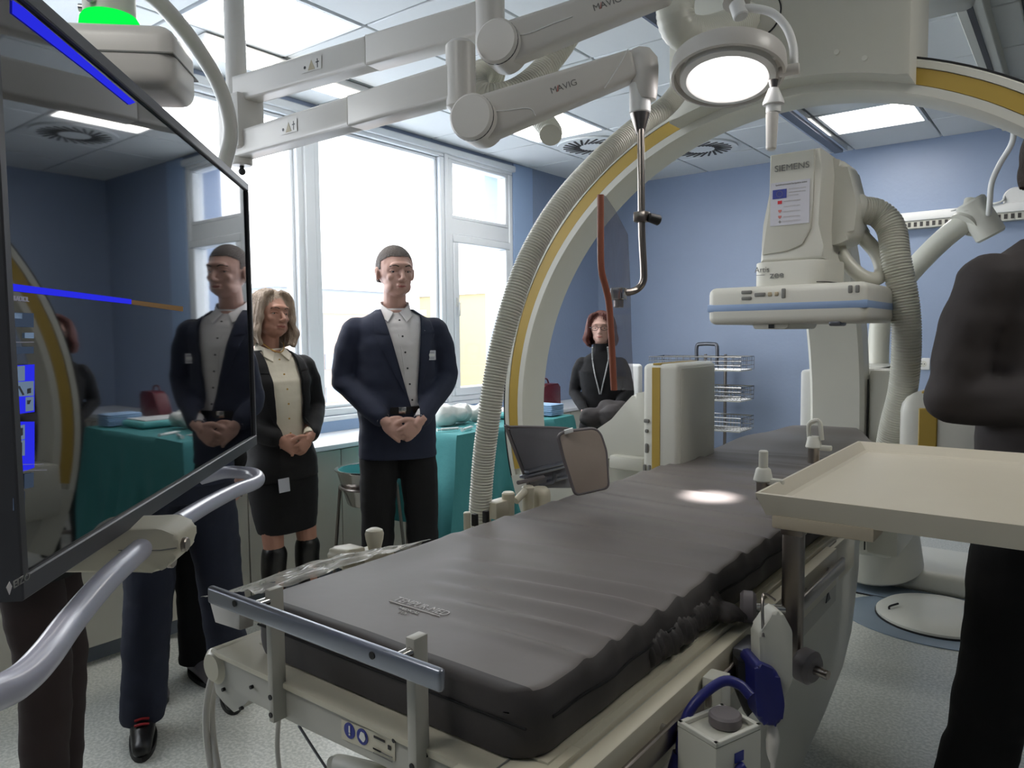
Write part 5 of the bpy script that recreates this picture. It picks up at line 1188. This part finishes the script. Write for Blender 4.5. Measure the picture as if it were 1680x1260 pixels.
def human(name, label, loc, face, H, P_, group=None):
    """face: horizontal direction the body faces; P_: pose and clothes"""
    rz = math.atan2(-face[0], face[1]); S = H/1.80
    t = E('person', (loc[0], loc[1], 0), label, 'person', group, rz, S)
    g = P_.get; skin = g('skin', 'skin'); fem = g('fem', False); lean = g('lean', 0.0)
    shw = g('shw', .185); bel = g('belly', 0.0)
    eR, eL = Vector(g('eR', (.265, -.05, 1.15))), Vector(g('eL', (-.265, -.05, 1.15)))
    wR, wL = Vector(g('wR', (.085, .17, 1.0))), Vector(g('wL', (-.075, .20, 1.0)))
    sR, sL = Vector((shw, -.01, 1.44)), Vector((-shw, -.01, 1.44))
    hx = g('hipx', .09); fR, fL = Vector(g('fR', (.10, 0, .08))), Vector(g('fL', (-.10, 0, .08)))
    kR = Vector(g('kR', (hx*.5+fR.x*.5, .02+fR.y*.5, .50))); kL = Vector(g('kL', (-hx*.5+fL.x*.5, .02+fL.y*.5, .50)))
    # ---- head transform
    piv = Vector((0, -.015, 1.53)); yaw, pit, rol = g('head', (0, 0, 0))
    HR = Matrix.Rotation(yaw, 3, 'Z') @ Matrix.Rotation(pit, 3, 'X') @ Matrix.Rotation(rol, 3, 'Y') @ Matrix.Diagonal((g('hs', 1.12), 1.07, 1.03))
    hh = lambda p: HR @ (Vector(p)-piv)+piv
    def hell(bm, c, r, e=None, u=20, v=14): ell(bm, hh(c), r, HR @ e if e is not None else HR, u, v)
    jw = .90 if fem else 1.0; fat = g('fat', 0.0)
    b = B()
    hell(b, (0, -.018, 1.700), (.077, .096, .100)); hell(b, (0, .012, 1.682), (.069, .078, .085)); hell(b, (0, .022, 1.640), ((.059+fat*.5)*jw, .066, .070)); hell(b, (0, .030, 1.606), ((.046+fat*.6)*jw, .056, .045))
    hell(b, (0, .062, 1.588), (.023*jw, .022, .019)); hell(b, (0, .076, 1.705), (.046, .016, .016))
    for sx in (-1, 1):
        hell(b, (sx*.033*jw, .058, 1.652), (.023+fat*.3, .020, .020)); hell(b, (sx*.034*jw, .026, 1.610), (.022+fat*.6, .045, .032))
        hell(b, (sx*(.076), -.012, 1.668), (.009, .018, .031), Matrix.Rotation(sx*-.25, 3, 'Z')); hell(b, (sx*.080, -.018, 1.680), (.008, .014, .017), Matrix.Rotation(sx*-.4, 3, 'Z'))
        hell(b, (sx*.0095, .098, 1.640), (.0085, .010, .007))
    tube(b, [hh((0, .078, 1.690)), hh((0, .092, 1.672)), hh((0, .104, 1.652)), hh((0, .108, 1.644)), hh((0, .096, 1.636))], [.009, .009, .0105, .0115, .008], 12, 4)
    hell(b, (0, .086, 1.616), (.023, .010, .0075)); hell(b, (0, .083, 1.604), (.020, .010, .0075))
    tube(b, [(0, -.026, 1.43), (0, -.027, 1.49), hh((0, -.012, 1.58)), hh((0, -.005, 1.64))], [.066*jw, .056*jw, .054*jw, .055], 18, 4)
    # ---- trunk, arms, legs under the clothes
    eloft(b, [(.88, .135, .095), (.98, .145, .10), (1.10, .125, .09), (1.25, .14, .10), (1.38, .14, .085), (1.45, .10, .052), (1.50, .055, .048)])
    for s, e, w in ((sR, eR, wR), (sL, eL, wL)):
        limb(b, [Vector((s.x*.90, s.y, s.z-.055)), s.lerp(e, .5), e], [.048, .044, .038]); limb(b, [e, e.lerp(w, .4), w], [.038, .038, .025])
    for sx, k, f in ((1, kR, fR), (-1, kL, fL)):
        limb(b, [(sx*hx, -.0, .90), k, f], [.08, .052, .038]); limb(b, [f+Vector((0, -.03, -.035)), f+Vector((0, .12, -.05))], [.032, .026], 12, 2)
    for (w, d, n, th, cu) in g('hands', ()): hand(b, w, d, n, th, cu, s=.92 if fem else 1.0)
    b = remesh(b, g('vox', .0062), 2 if g('vox') else 3)
    # face relief: eye sockets
    HI = HR.inverted()
    for v in b.verts:
        if v.co.z > 1.45:
            q = HI @ (v.co-piv)+piv
            if q.y > .02:
                for sx in (-1, 1):
                    dd = math.hypot((q.x-sx*.031)/.020, (q.z-1.678)/.0125); v.co -= HR @ Vector((0, 1, 0))*(.0085*math.exp(-dd*dd))
                dm = math.hypot(q.x/.022, (q.z-1.610)/.0022); v.co -= HR @ Vector((0, 1, 0))*(.0035*math.exp(-dm*dm))
    body = obj('body', b, skin, t, local=True, angle=80)
    hb = bvh(body)
    # eyes, brows, lips
    def onface(x, z, off=0.0):
        o_ = hh((x, .5, z)); dv = HR @ Vector((0, -1, 0)); h = hb.ray_cast(o_, dv); return (h[0] if h[0] is not None else hh((x, .085, z)))-dv*off
    for sx in (-1, 1):
        c = onface(sx*.031, 1.678)-HR@Vector((0, .0092, 0))
        ey = obj('eye', el(c, (.0115, .0115, .0088), HR, 14, 10), 'eyew', t, local=True); obj('iris', el(c+HR@Vector((g('gaze', 0)*.004, .0062, -.001)), (.0056, .0062, .0056), HR, 12, 8), 'iris', ey, local=True)
        obj('eyelid', tb([onface(sx*.031-.014, 1.6785, -.001), onface(sx*.031-.007, 1.6830, .0012), onface(sx*.031+.006, 1.6830, .0012), onface(sx*.031+.014, 1.6780, -.001)], .0046, 8, 4), skin, t, local=True)
        obj('eyebrow', tb([onface(sx*.014, 1.699, .001), onface(sx*.030, 1.7045, .0015), onface(sx*.046, 1.699, .0005)], .0032 if fem else .0042, 8, 4, flat=.6), g('brow', 'brow'), t, local=True)
    obj('lips', tb([onface(-.021, 1.609, -.001), onface(-.010, 1.6115, .0008), onface(0, 1.610, .001), onface(.010, 1.6115, .0008), onface(.021, 1.609, -.001)], [.0015, .0040, .0048, .0040, .0015], 8, 4), 'lips', t, local=True)
    # ---- hair
    hair = g('hair', 'short'); b = B()
    if hair == 'short':
        hell(b, (0, -.019, 1.703), (.0795, .0985, .1005)); hell(b, (0, -.05, 1.66), (.073, .066, .075)); b = remesh(b, .006, 2)
        kill = []
        for f in b.faces:
            q = HI @ (f.calc_center_median()-piv)+piv
            if q.z < 1.745-.55*(max(0, -(q.y-.055)))*1.0 and q.y > .018: kill.append(f)
            elif q.z < 1.63+.25*max(0, q.y+.03) or (q.y > -.03 and q.z < 1.685): kill.append(f)
        bmesh.ops.delete(b, geom=kill, context='FACES'); bmesh.ops.smooth_vert(b, verts=b.verts[:], factor=.5, use_axis_x=True, use_axis_y=True, use_axis_z=True); thicken(b, .0015)
    else:
        L = g('hairlen', 1.50); w = g('hairw', .10)
        hell(b, (0, -.028, 1.708), (.090, .100, .106)); hell(b, (0, -.055, 1.66), (.088, .07, .09))
        rnd = random.Random(int(L*1000))
        for sx in (-1, 1):
            for k in range(9):
                x0 = sx*(.060+.012*(k % 3)); y0 = .045-.018*k
                pts = [hh((sx*.018, y0*.6+.02, 1.792-.004*k)), hh((sx*.066, y0+.006, 1.765)), hh((sx*(.084+.004*(k % 2)), y0, 1.70)), hh((sx*(w*.90+.006*math.sin(k*2)), y0-.005, 1.64)), hh((sx*(w+.008*math.sin(k*3+1)), y0-.002, (1.64+L)/2)), hh((sx*(w*.86+.010*math.sin(k*5)), y0+.006, L+.012*math.sin(k*7)))]
                tube(b, pts, [.012, .017, .018, .020, .020, .010], 10, 4)
        for k in range(7):
            x = -.06+.02*k; tube(b, [hh((x*.9, -.09, 1.76)), hh((x*1.1, -.118, 1.68)), hh((x*1.15, -.108, 1.60)), hh((x*1.1, -.095, L+.01))], [.02, .022, .022, .012], 10, 4)
        b = remesh(b, .0058, 2); b.normal_update()
        for v in b.verts:
            q = HI @ (v.co-piv)+piv; an = math.atan2(q.x, q.y)
            v.co += v.normal*(.0022*math.sin(an*34+q.z*30*g('wave', 1.0))+.003*math.sin(q.z*90*g('wave', 1.0)+an*3)*(1 if q.z < 1.68 else .3))
    obj('hair', b, g('hairmat', 'hairgrey'), t, local=True, angle=80)
    # ---- trousers / skirt / shoes
    if g('skirt'):
        b = B(); eloft(b, [(g('skirt'), .150, .118), (.62, .165, .122), (.80, .185, .13), (.92, .182, .13), (1.02, .15, .115), (1.06, .145, .11)], 32); b = remesh(b, .009, 3); trim_z(b, g('skirt')+.004, False); wrinkle(b, .003, 7, 3)
        obj('skirt', b, 'blackcloth', t, local=True, angle=80)
        if g('boots'):
            for sx, k, f in ((1, kR, fR), (-1, kL, fL)):
                b = B(); limb(b, [k+Vector((0, 0, -.045)), k.lerp(f, .35)+Vector((0, -.015, 0)), f+Vector((0, 0, .05)), f+Vector((0, 0, -.02))], [.066, .064, .048, .05]); limb(b, [f+Vector((0, -.03, -.04)), f+Vector((0, .13, -.05))], [.038, .03], 12, 2)
                obj('boot', remesh(b, .009, 3), 'leather', t, local=True, angle=80)
    if not g('skirt'):
        b = B(); tr_ = g('legr', (.098, .080, .070)); 
        eloft(b, [(.82, .165, .115), (.90, .175, .122), (1.0, .162, .118), (1.05, .155, .112)])
        for sx, k, f in ((1, kR, fR), (-1, kL, fL)): limb(b, [(sx*hx*.95, -.005, .86), Vector((sx*hx, 0, .86)).lerp(k, .5), k, k.lerp(f, .5), f+Vector((0, -.005, .0))], [tr_[0], tr_[0]*.92, tr_[1], tr_[1]*.92, tr_[2]], 18)
        b = remesh(b, .009, 4); trim_z(b, .065, False); wrinkle(b, .006, 6, 5)
        obj('trousers', b, g('legmat', 'blackcloth'), t, local=True, angle=80)
        for sx, f in ((1, fR), (-1, fL)):
            b = B(); limb(b, [f+Vector((0, -.05, -.03)), f+Vector((0, .05, -.028)), f+Vector((0, .155, -.045))], [.043, .042, .032], 14, 3); limb(b, [f+Vector((0, -.02, .0)), f+Vector((0, -.02, .05))], [.046, .042], 12, 2)
            b = remesh(b, .009, 3)
            for v in b.verts: v.co.z = max(v.co.z, .018)
            so_ = obj('shoe', b, g('shoemat', 'leather'), t, local=True, angle=80)
            obj('sole', rings(B(), [[Vector((f.x+.046*math.cos(a)*(1 if math.sin(a) < 0 else .95), f.y+.05+.135*math.sin(a), z)) for a in (2*PI*q/24 for q in range(24))] for z in (0.001, .020)]), g('solemat', 'black'), so_, local=True)
            if g('laces'):
                for q in range(3): obj('lace', tb([f+Vector((-.022, .045+.022*q, .022-.008*q)), f+Vector((0, .05+.022*q, .029-.009*q)), f+Vector((.022, .045+.022*q, .022-.008*q))], .0045, 8, 3), 'red', so_, local=True)
    # ---- tops
    top = g('top', 'suit'); tm = g('topmat', 'navy')
    def upper(m_, z0, rx, sleeves=True, cuff=.0, neck=1.52):
        b = B(); f = m_
        rows = [(z0, rx+f, .122+f+bel*.4), (.92, rx-.004+f, .122+f+bel*.6), (1.02, .176+f-(.024 if fem else 0), .114+f+bel), (1.12, .174+f-(.034 if fem else 0), .108+f+bel), (1.24, .176+f-(.012 if fem else 0), .118+f+bel*.5+(.012 if fem else 0)), (1.34, .178+f, .122+f+(.014 if fem else 0)), (1.40, shw-.008+f, .108+f), (1.438, shw-.016+f, .094+f), (1.468, shw*.72+f, .080+f, 0, -.008), (1.490, shw*.52+f, .068+f, 0, -.014), (1.515, .064+f*.7, .060+f*.7, 0, -.02)]
        rows = [r for r in rows if r[0] >= z0]; eloft(b, rows, 32)
        if sleeves:
            for s, e, w in ((sR, eR, wR), (sL, eL, wL)):
                w2 = w.lerp(e, cuff)
                limb(b, [Vector((s.x*.93, s.y, s.z-.046)), s.lerp(e, .45)+Vector((0, -.004, 0)), e], [.066+f, .060+f, .050+f]); limb(b, [e, e.lerp(w2, .5), w2], [.050+f, .046+f, .036+f])
        return b
    if top == 'suit' or top == 'blazer':
        # shirt
        b = upper(-.008, 1.0, .165, False); b = remesh(b, .009, 3); trim_z(b, 1.508); wrinkle(b, .003, 9, 2)
        shirt = obj('shirt' if not fem else 'blouse', b, g('shirtmat', 'shirt'), t, local=True, angle=80); sb = bvh(shirt)
        z0 = g('hem', .80); b = upper(.010, z0, .178, True, .10)
        b = remesh(b, .0095, 4); trim_z(b, 1.503)
        wrinkle(b, g('wr', .0065), 5.5, 1)
        cut = g('open')
        if cut: cloth_cut(b, [cut])
        trim_z(b, z0+.006, False)
        # hollow cuffs are closed by the hands; give the cloth thickness
        thicken(b, .005)
        jk = obj('jacket', b, tm, t, local=True, angle=80); jb = bvh(jk)
        if cut:
            l, r_, za, zb, _ = cut
            def xat(L, z): return L[0]+(L[2]-L[0])*(z-L[1])/(L[3]-L[1])
            for L, sgn in ((l, 1), (r_, -1)):
                sg = 1 if (L is (l if xat(l, 1.3) > xat(r_, 1.3) else r_)) else -1
                x0 = lambda z: xat(L, z)+sg*.004
                drape_patch(jb, [(x0(1.49), 1.49), (x0(1.49)+sg*.030, 1.49), (x0(1.40)+sg*.062, 1.395), (x0(1.40), 1.385)], 'lapel', tm, t)
                drape_patch(jb, [(x0(1.38), 1.378), (x0(1.385)+sg*.066, 1.385), (x0(1.2)+sg*.030, 1.20), (x0(1.12), 1.10)], 'lapel', tm, t)
        if g('buttons'):
            for k in range(6):
                z = 1.45-.075*k; x = g('btnx', 0.0)+g('btns', 0)*k
                h = sb.ray_cast(Vector((x, .6, z)), Vector((0, -1, 0)))
                if h[0] is not None: obj('button', cy(h[0]-Vector((0, .001, 0)), h[0]+Vector((0, .002, 0)), .0048, seg=10), 'screw' if not fem else 'gold', shirt, local=True)
            if not fem:
                h = [sb.ray_cast(Vector((g('btnx', 0)+.016+g('btns', 0)*q, .6, z)), Vector((0, -1, 0)))[0] for q, z in enumerate((1.46, 1.38, 1.30, 1.22, 1.14, 1.06))]
                obj('placket', tb([q for q in h if q is not None], .0018, 6, 2), g('shirtmat', 'shirt'), shirt, local=True)
        # collar: ring with wings
        cm = g('collarmat', g('shirtmat', 'shirt'))
        def colf(u, v):
            a = PI/2+.34+(2*PI-.68)*u; r = .066+.010*v+.004; z = 1.538-.042*v+.012*math.cos(a-PI/2)*-1
            z -= .018*max(0, math.sin(a))+.016*math.exp(-min(u, 1-u)/.05)*(1-v)
            return Vector((r*.98*math.cos(a), -.014+r*1.02*math.sin(a), z))
        obj('collar', thicken(quad_sheet(colf, 40, 4), .003), cm, t, local=True, angle=80)
        for sx in (-1, 1):
            wy = .066; w_ = [Vector((sx*.014, wy-.012, 1.486)), Vector((sx*.056, .028, 1.510)), Vector((sx*.076, .056, 1.470)), Vector((sx*.044, .090, 1.440))]
            obj('collar_wing', prism(B(), w_, (0, .006, .003), .001, 1), cm, t, local=True)
        # shirt cuffs
        for e, w in ((eR, wR), (eL, wL)):
            d = (w-e).normalized(); obj('shirt_cuff', tb([w.lerp(e, .16), w.lerp(e, .02)], [.036, .034], 16), cm if not fem else 'blouse', t, local=True)
        if g('badge'):
            bx_, bz_ = g('badge'); h = jb.ray_cast(Vector((bx_, .6, bz_)), Vector((0, -1, 0)))[0] or Vector((bx_, .14, bz_))
            bd = obj('badge', bx(h+Vector((-.029, .006, -.024)), h+Vector((.029, .0095, .022)), .002, 1), 'label', t, local=True)
            obj('badge_print', bx(h+Vector((-.024, .0096, -.006)), h+Vector((.024, .010, .006))), 'white', bd, local=True)
            for z in (-.016, .010): obj('badge_print', bx(h+Vector((-.02, .0096, z)), h+Vector((.018, .0101, z+.002))), 'print', bd, local=True)
            obj('badge_clip', tb([h+Vector((0, .005, .022)), h+Vector((.003, .007, .04)), h+Vector((.004, .005, .058))], .004, 8, 3), 'chrome', bd, local=True)
        if g('pin'):
            h = jb.ray_cast(Vector((g('pin')[0], .6, g('pin')[1])), Vector((0, -1, 0)))[0]
            if h is not None: obj('lapel_pin', el(h+Vector((0, .004, 0)), (.004, .003, .004), None, 10, 6), 'chrome', t, local=True)
        if g('belt'):
            obj('belt', rings(B(), [esec((0, 0, z), .170, .124, 40, 2.3) for z in (1.012, 1.045)]), 'leather', t, local=True)
            obj('belt_buckle', bx((g('btnx', 0)-.018, .122, 1.012), (g('btnx', 0)+.018, .130, 1.045), .003), 'chrome', t, local=True)
    else:
        b = upper(-.004, g('hem', .86), .168, True, .04); b = remesh(b, .0085, 4); trim_z(b, g('neckz', 1.556)); wrinkle(b, .003, 7, 4); thicken(b, .003)
        jk = obj('sweater', b, tm, t, local=True, angle=80); jb = bvh(jk)
        if g('turtle'): obj('neck_band', tb([(0, -.020, 1.488), (0, -.018, 1.52), (0, -.016, 1.562)], [.072, .064, .062], 20, 2), tm, t, local=True)
    return t, hh, onface, jb, (sR, sL, eR, eL, wR, wL)

def look(loc, tgt=(0, 0)): v = Vector((tgt[0]-loc[0], tgt[1]-loc[1], 0)).normalized(); return (v.x, v.y)
def turn(f, a): v = Matrix.Rotation(a, 3, 'Z') @ Vector((f[0], f[1], 0)); return (v.x, v.y)
# clasped hands: own left over right
def clasp(wR, wL, y=.0):
    return ((wR, (-.72, .30, -.62), (-.1, -1, -.1), (-.3, .1, 1), (.55, .6, .4)), (wL, (.76, .12, -.64), (.1, -1, .1), (.3, .1, 1), (.75, .75, .5)))
# --- man in the navy suit
p = P(650, 600, 3.62)
wR, wL = (.078, .172, .990), (-.082, .205, .985)
human('man', 'man in a navy suit and open pale shirt standing with clasped hands by the window', (p.x, p.y), turn(look(p), .10), 1.835,
      dict(vox=.0043, shw=.195, wR=wR, wL=wL, eR=(.250, -.045, 1.17), eL=(-.248, -.035, 1.17), hands=clasp(wR, wL), head=(.22, -.05, .0), open=((.075, 1.52, -.012, 1.20), (-.118, 1.52, -.095, 1.20), .99, 1.53, .03),
           topmat='navy', buttons=True, btnx=-.012, btns=-.010, badge=(-.150, 1.285), pin=(-.125, 1.40), belt=True, hem=.79, hairmat='hairgrey', fR=(.12, .02, .08), fL=(-.12, .05, .08), shoemat='leather', gaze=.3))
# --- blond woman, black blazer and skirt
p = P(474, 600, 3.42)
wR, wL = (.085, .165, 1.06), (-.065, .195, 1.05)
t, hh, onface, jb, _ = human('woman', 'blond woman in a black blazer, cream blouse and black skirt beside the monitor edge', (p.x, p.y), turn(look(p), .50), 1.615,
      dict(vox=.0043, fem=True, fat=.010, shw=.180, wR=wR, wL=wL, eR=(.240, -.05, 1.17), eL=(-.240, -.04, 1.17), hands=clasp(wR, wL), head=(.14, .02, -.10), open=((.080, 1.53, .072, 1.08), (-.085, 1.53, -.078, 1.08), 1.0, 1.535, .03), belly=.02,
           top='blazer', topmat='blacksuit', shirtmat='blouse', collarmat='blouse', buttons=True, btnx=.0, hem=.83, hair='long', hairmat='hairblond', hairlen=1.52, hairw=.098, skirt=.56, boots=True, skin='skin2', gaze=-.4))
t.rotation_euler.y = .045; t.rotation_euler.x = .035
obj('necklace', tb([(-.055, .030, 1.535), (-.03, .072, 1.50), (0, .088, 1.487), (.03, .072, 1.50), (.055, .030, 1.535)], .0028, 8, 5), 'gold', t, local=True)
obj('name_tag', bx((.045, .150, .79), (.105, .153, .86), .002, 1), 'label', t, local=True)
# --- red haired woman at the back
p = P(986, 600, 5.0)
wR, wL = (.11, .20, 1.04), (-.10, .24, 1.06)
t, hh, onface, jb, _ = human('woman', 'red haired woman in black with glasses and a lanyard standing by the blue wall', (p.x, p.y), turn(look(p), -.05), 1.545,
      dict(fem=True, shw=.158, wR=wR, wL=wL, eR=(.215, -.05, 1.17), eL=(-.215, -.03, 1.17), hands=((wR, (-.75, .25, .1), (-.1, -.4, -1), (0, 1, .3), (.5, .6, .4)), (wL, (.8, .2, .0), (0, -.4, -1), (0, 1, .3), (.5, .6, .4))), head=(-.04, 0, 0),
           top='knit', topmat='knit', turtle=True, hem=.90, hair='long', hairmat='hairred', hairlen=1.545, hairw=.100, wave=.5, legmat='blackcloth', legr=(.092, .074, .066)))
def gl(x, z, off=.012): return onface(x, z, off)
gf = B()
for sx in (-1, 1):
    c = hh((sx*.033, .098, 1.676)); tube(gf, [hh((sx*.033+.025*math.cos(a), .098-.1*abs(.0), 1.676+.016*math.sin(a))) for a in (2*PI*k/20 for k in range(20))], .0020, 6, closed=True)
    tube(gf, [hh((sx*.058, .096, 1.682)), hh((sx*.078, .06, 1.682)), hh((sx*.082, .0, 1.678))], .0018, 6, 2)
tube(gf, [hh((-.009, .098, 1.680)), hh((0, .103, 1.683)), hh((.009, .098, 1.680))], .0018, 6, 2)
obj('glasses', gf, 'screw', t, local=True)
def lany(x, z): 
    h = jb.ray_cast(Vector((x, .6, z)), Vector((0, -1, 0)))[0]; return (h if h is not None else Vector((x, .14, z)))+Vector((0, .004, 0))
for sx in (-1, 1): obj('lanyard', tb([lany(sx*.058, 1.535), lany(sx*.062, 1.45), lany(sx*.045, 1.35), lany(sx*.022, 1.25), lany(sx*.004, 1.17)], .0058, 8, 5), mat('dotted_lanyard', (150, 150, 150), .6, var=.9, scale=60), t, local=True)
obj('earring', el(hh((.081, -.005, 1.632)), (.004, .004, .006), None, 8, 6), 'chrome', t, local=True)
c = world_m(t) @ Vector((-.02, .26, 1.02))
b = B(); rr = random.Random(4)
for k in range(9): ell(b, Vector((c.x, c.y, c.z))+Vector((rr.uniform(-.10, .12), rr.uniform(-.04, .04), rr.uniform(-.05, .06))), (.085, .055, .06), None, 12, 8)
b = remesh(b, .010, 4); wrinkle(b, .01, 9, 7); thing('folded_coat', b, 'brownsuit', 'dark grey folded coat held by the red haired woman', 'coat')
# --- dark suited man at the right edge
p = P(1748, 600, 1.92)
wR, wL = (.0, .22, 1.12), (-.03, .27, 1.09)
fdir = turn(look(p), .72)
human('man', 'man in a dark charcoal suit behind the tray at the right edge', (p.x, p.y), fdir, 1.96,
      dict(wr=.008, shw=.200, wR=wR, wL=wL, eR=(.262, -.03, 1.12), eL=(-.28, -.05, 1.13), hands=((wR, (-.7, .55, .1), (-.3, -.8, -.2), (0, 0, 1), (.6, .7, .5)), (wL, (.8, .3, .0), (0, -1, 0), (0, 0, 1), (.7, .7, .5))), head=(0, 0, 0),
           topmat='brownsuit', collarmat='pink', hem=.80, legmat='blackcloth', hairmat='hairdark', skin='skin2', fR=(.13, -.10, .08), fL=(-.12, .10, .08), legr=(.108, .092, .086), open=((.06, 1.52, .0, 1.2), (-.06, 1.52, 0, 1.2), 1.2, 1.53, .03), belly=.02))
# --- three people whose upper bodies the monitor hides
q1, q2 = onZ(222, 1262, 0), onZ(340, 1180, 0); m_ = (q1+q2)/2+Vector((-.14, .14, 0))
f = look(m_); 
human('person', 'person in dark blue jeans and black shoes with red laces behind the monitor', (m_.x, m_.y), f, 1.78,
      dict(topmat='navy', hem=.88, legmat='jeans', laces=True, shoemat='leather', fR=(.155, .10, .08), fL=(-.15, -.10, .08), legr=(.100, .084, .076), wR=(.085, .19, 1.20), wL=(-.085, .22, 1.20), eR=(.25, -.04, 1.17), eL=(-.25, -.04, 1.17),
           hands=clasp((.085, .19, 1.20), (-.085, .22, 1.20))))
q = P(70, 1000, 2.05)
human('person', 'person in dark brown trousers partly hidden at the left edge behind the monitor handle', (q.x, q.y), turn(look(q), 1.15), 1.72,
      dict(topmat='blackcloth', hem=.80, legmat='brown', shoemat='leather', hipx=.06, fR=(.05, .0, .08), fL=(-.05, .0, .08), legr=(.086, .068, .058), wR=(.085, .19, 1.25), wL=(-.085, .22, 1.25), eR=(.23, -.04, 1.17), eL=(-.23, -.04, 1.17),
           hands=clasp((.085, .19, 1.25), (-.085, .22, 1.25))))
q = P(282, 1000, 3.0)
human('person', 'person in black trousers seen between the legs of the one in jeans', (q.x, q.y), turn(look(q), .3), 1.72,
      dict(topmat='blackcloth', hem=.80, legmat='blackcloth', shoemat='greyknob', wR=(.28, .06, .90), wL=(-.28, .06, .90), eR=(.27, -.04, 1.15), eL=(-.27, -.04, 1.15), legr=(.10, .085, .08),
           hands=(((.28, .06, .90), (0, .1, -1), (-1, 0, 0), (0, 1, 0), (.3, .3, .3)), ((-.28, .06, .90), (0, .1, -1), (1, 0, 0), (0, 1, 0), (.3, .3, .3)))))
# white rounded chair back behind the red haired woman
c = onY(1022, 626, 4.75)
t = E('white_chair', (c.x, c.y+.2, 0), 'white rounded chair back showing behind the lead shield', 'chair')
obj('backrest', bx(c+Vector((-.14, 0, -.2)), c+Vector((.14, .05, .13)), .03, 4), 'white', t)
obj('seat', bx(c+Vector((-.18, .03, -.50)), c+Vector((.18, .42, -.43)), .03, 3), 'white', t)
obj('back_post', cy(c+Vector((0, .06, -.45)), c+Vector((0, .04, -.1)), .02, seg=12), 'steel', t)
obj('pedestal', cy((c.x, c.y+.2, .08), (c.x, c.y+.2, c.z-.48), .03, seg=14), 'steel', t)
for k in range(5):
    a = 2*PI*k/5; l = obj('leg', tb([(c.x, c.y+.2, .09), (c.x+.25*math.cos(a), c.y+.2+.25*math.sin(a), .06)], .015, 10), 'steel', t)
    obj('castor', cy((c.x+.25*math.cos(a)-.012, c.y+.2+.25*math.sin(a), .028), (c.x+.25*math.cos(a)+.012, c.y+.2+.25*math.sin(a), .028), .027, seg=12), 'black', l)

# ================================================================ groups of alike things
GROUPS = {'ceiling_light': 'square light panels in the ceiling', 'base_cabinet': 'base cabinets under the windows', 'apartment_building': 'apartment buildings outside', 'snowy_tree': 'snowy trees outside',
          'swirl_diffuser': 'swirl air diffusers in the ceiling', 'corrugated_hose': 'free hanging corrugated hoses', 'cantilever_arm': 'cantilever arms on the ceiling pillar', 'rail_socket': 'sockets at the tray edge',
          'grip_knob': 'grip knobs on the far couch rail', 'body_shield': 'body shield flaps', 'syringe': 'syringes on the teal table', 'plug': 'black plugs by the hose foot', 'rail_block': 'clamp blocks on the near couch rail',
          'cable': 'cables under the near end of the couch', 'person': 'people standing in the room', 'plastic_bag': 'plastic bags on the teal table', 'ceiling_rail': 'ceiling rails'}
for o in C.objects:
    if o.parent is None and 'category' in o.keys():
        g_ = GROUPS.get(o.name.split('.')[0])
        if g_: o['group'] = g_
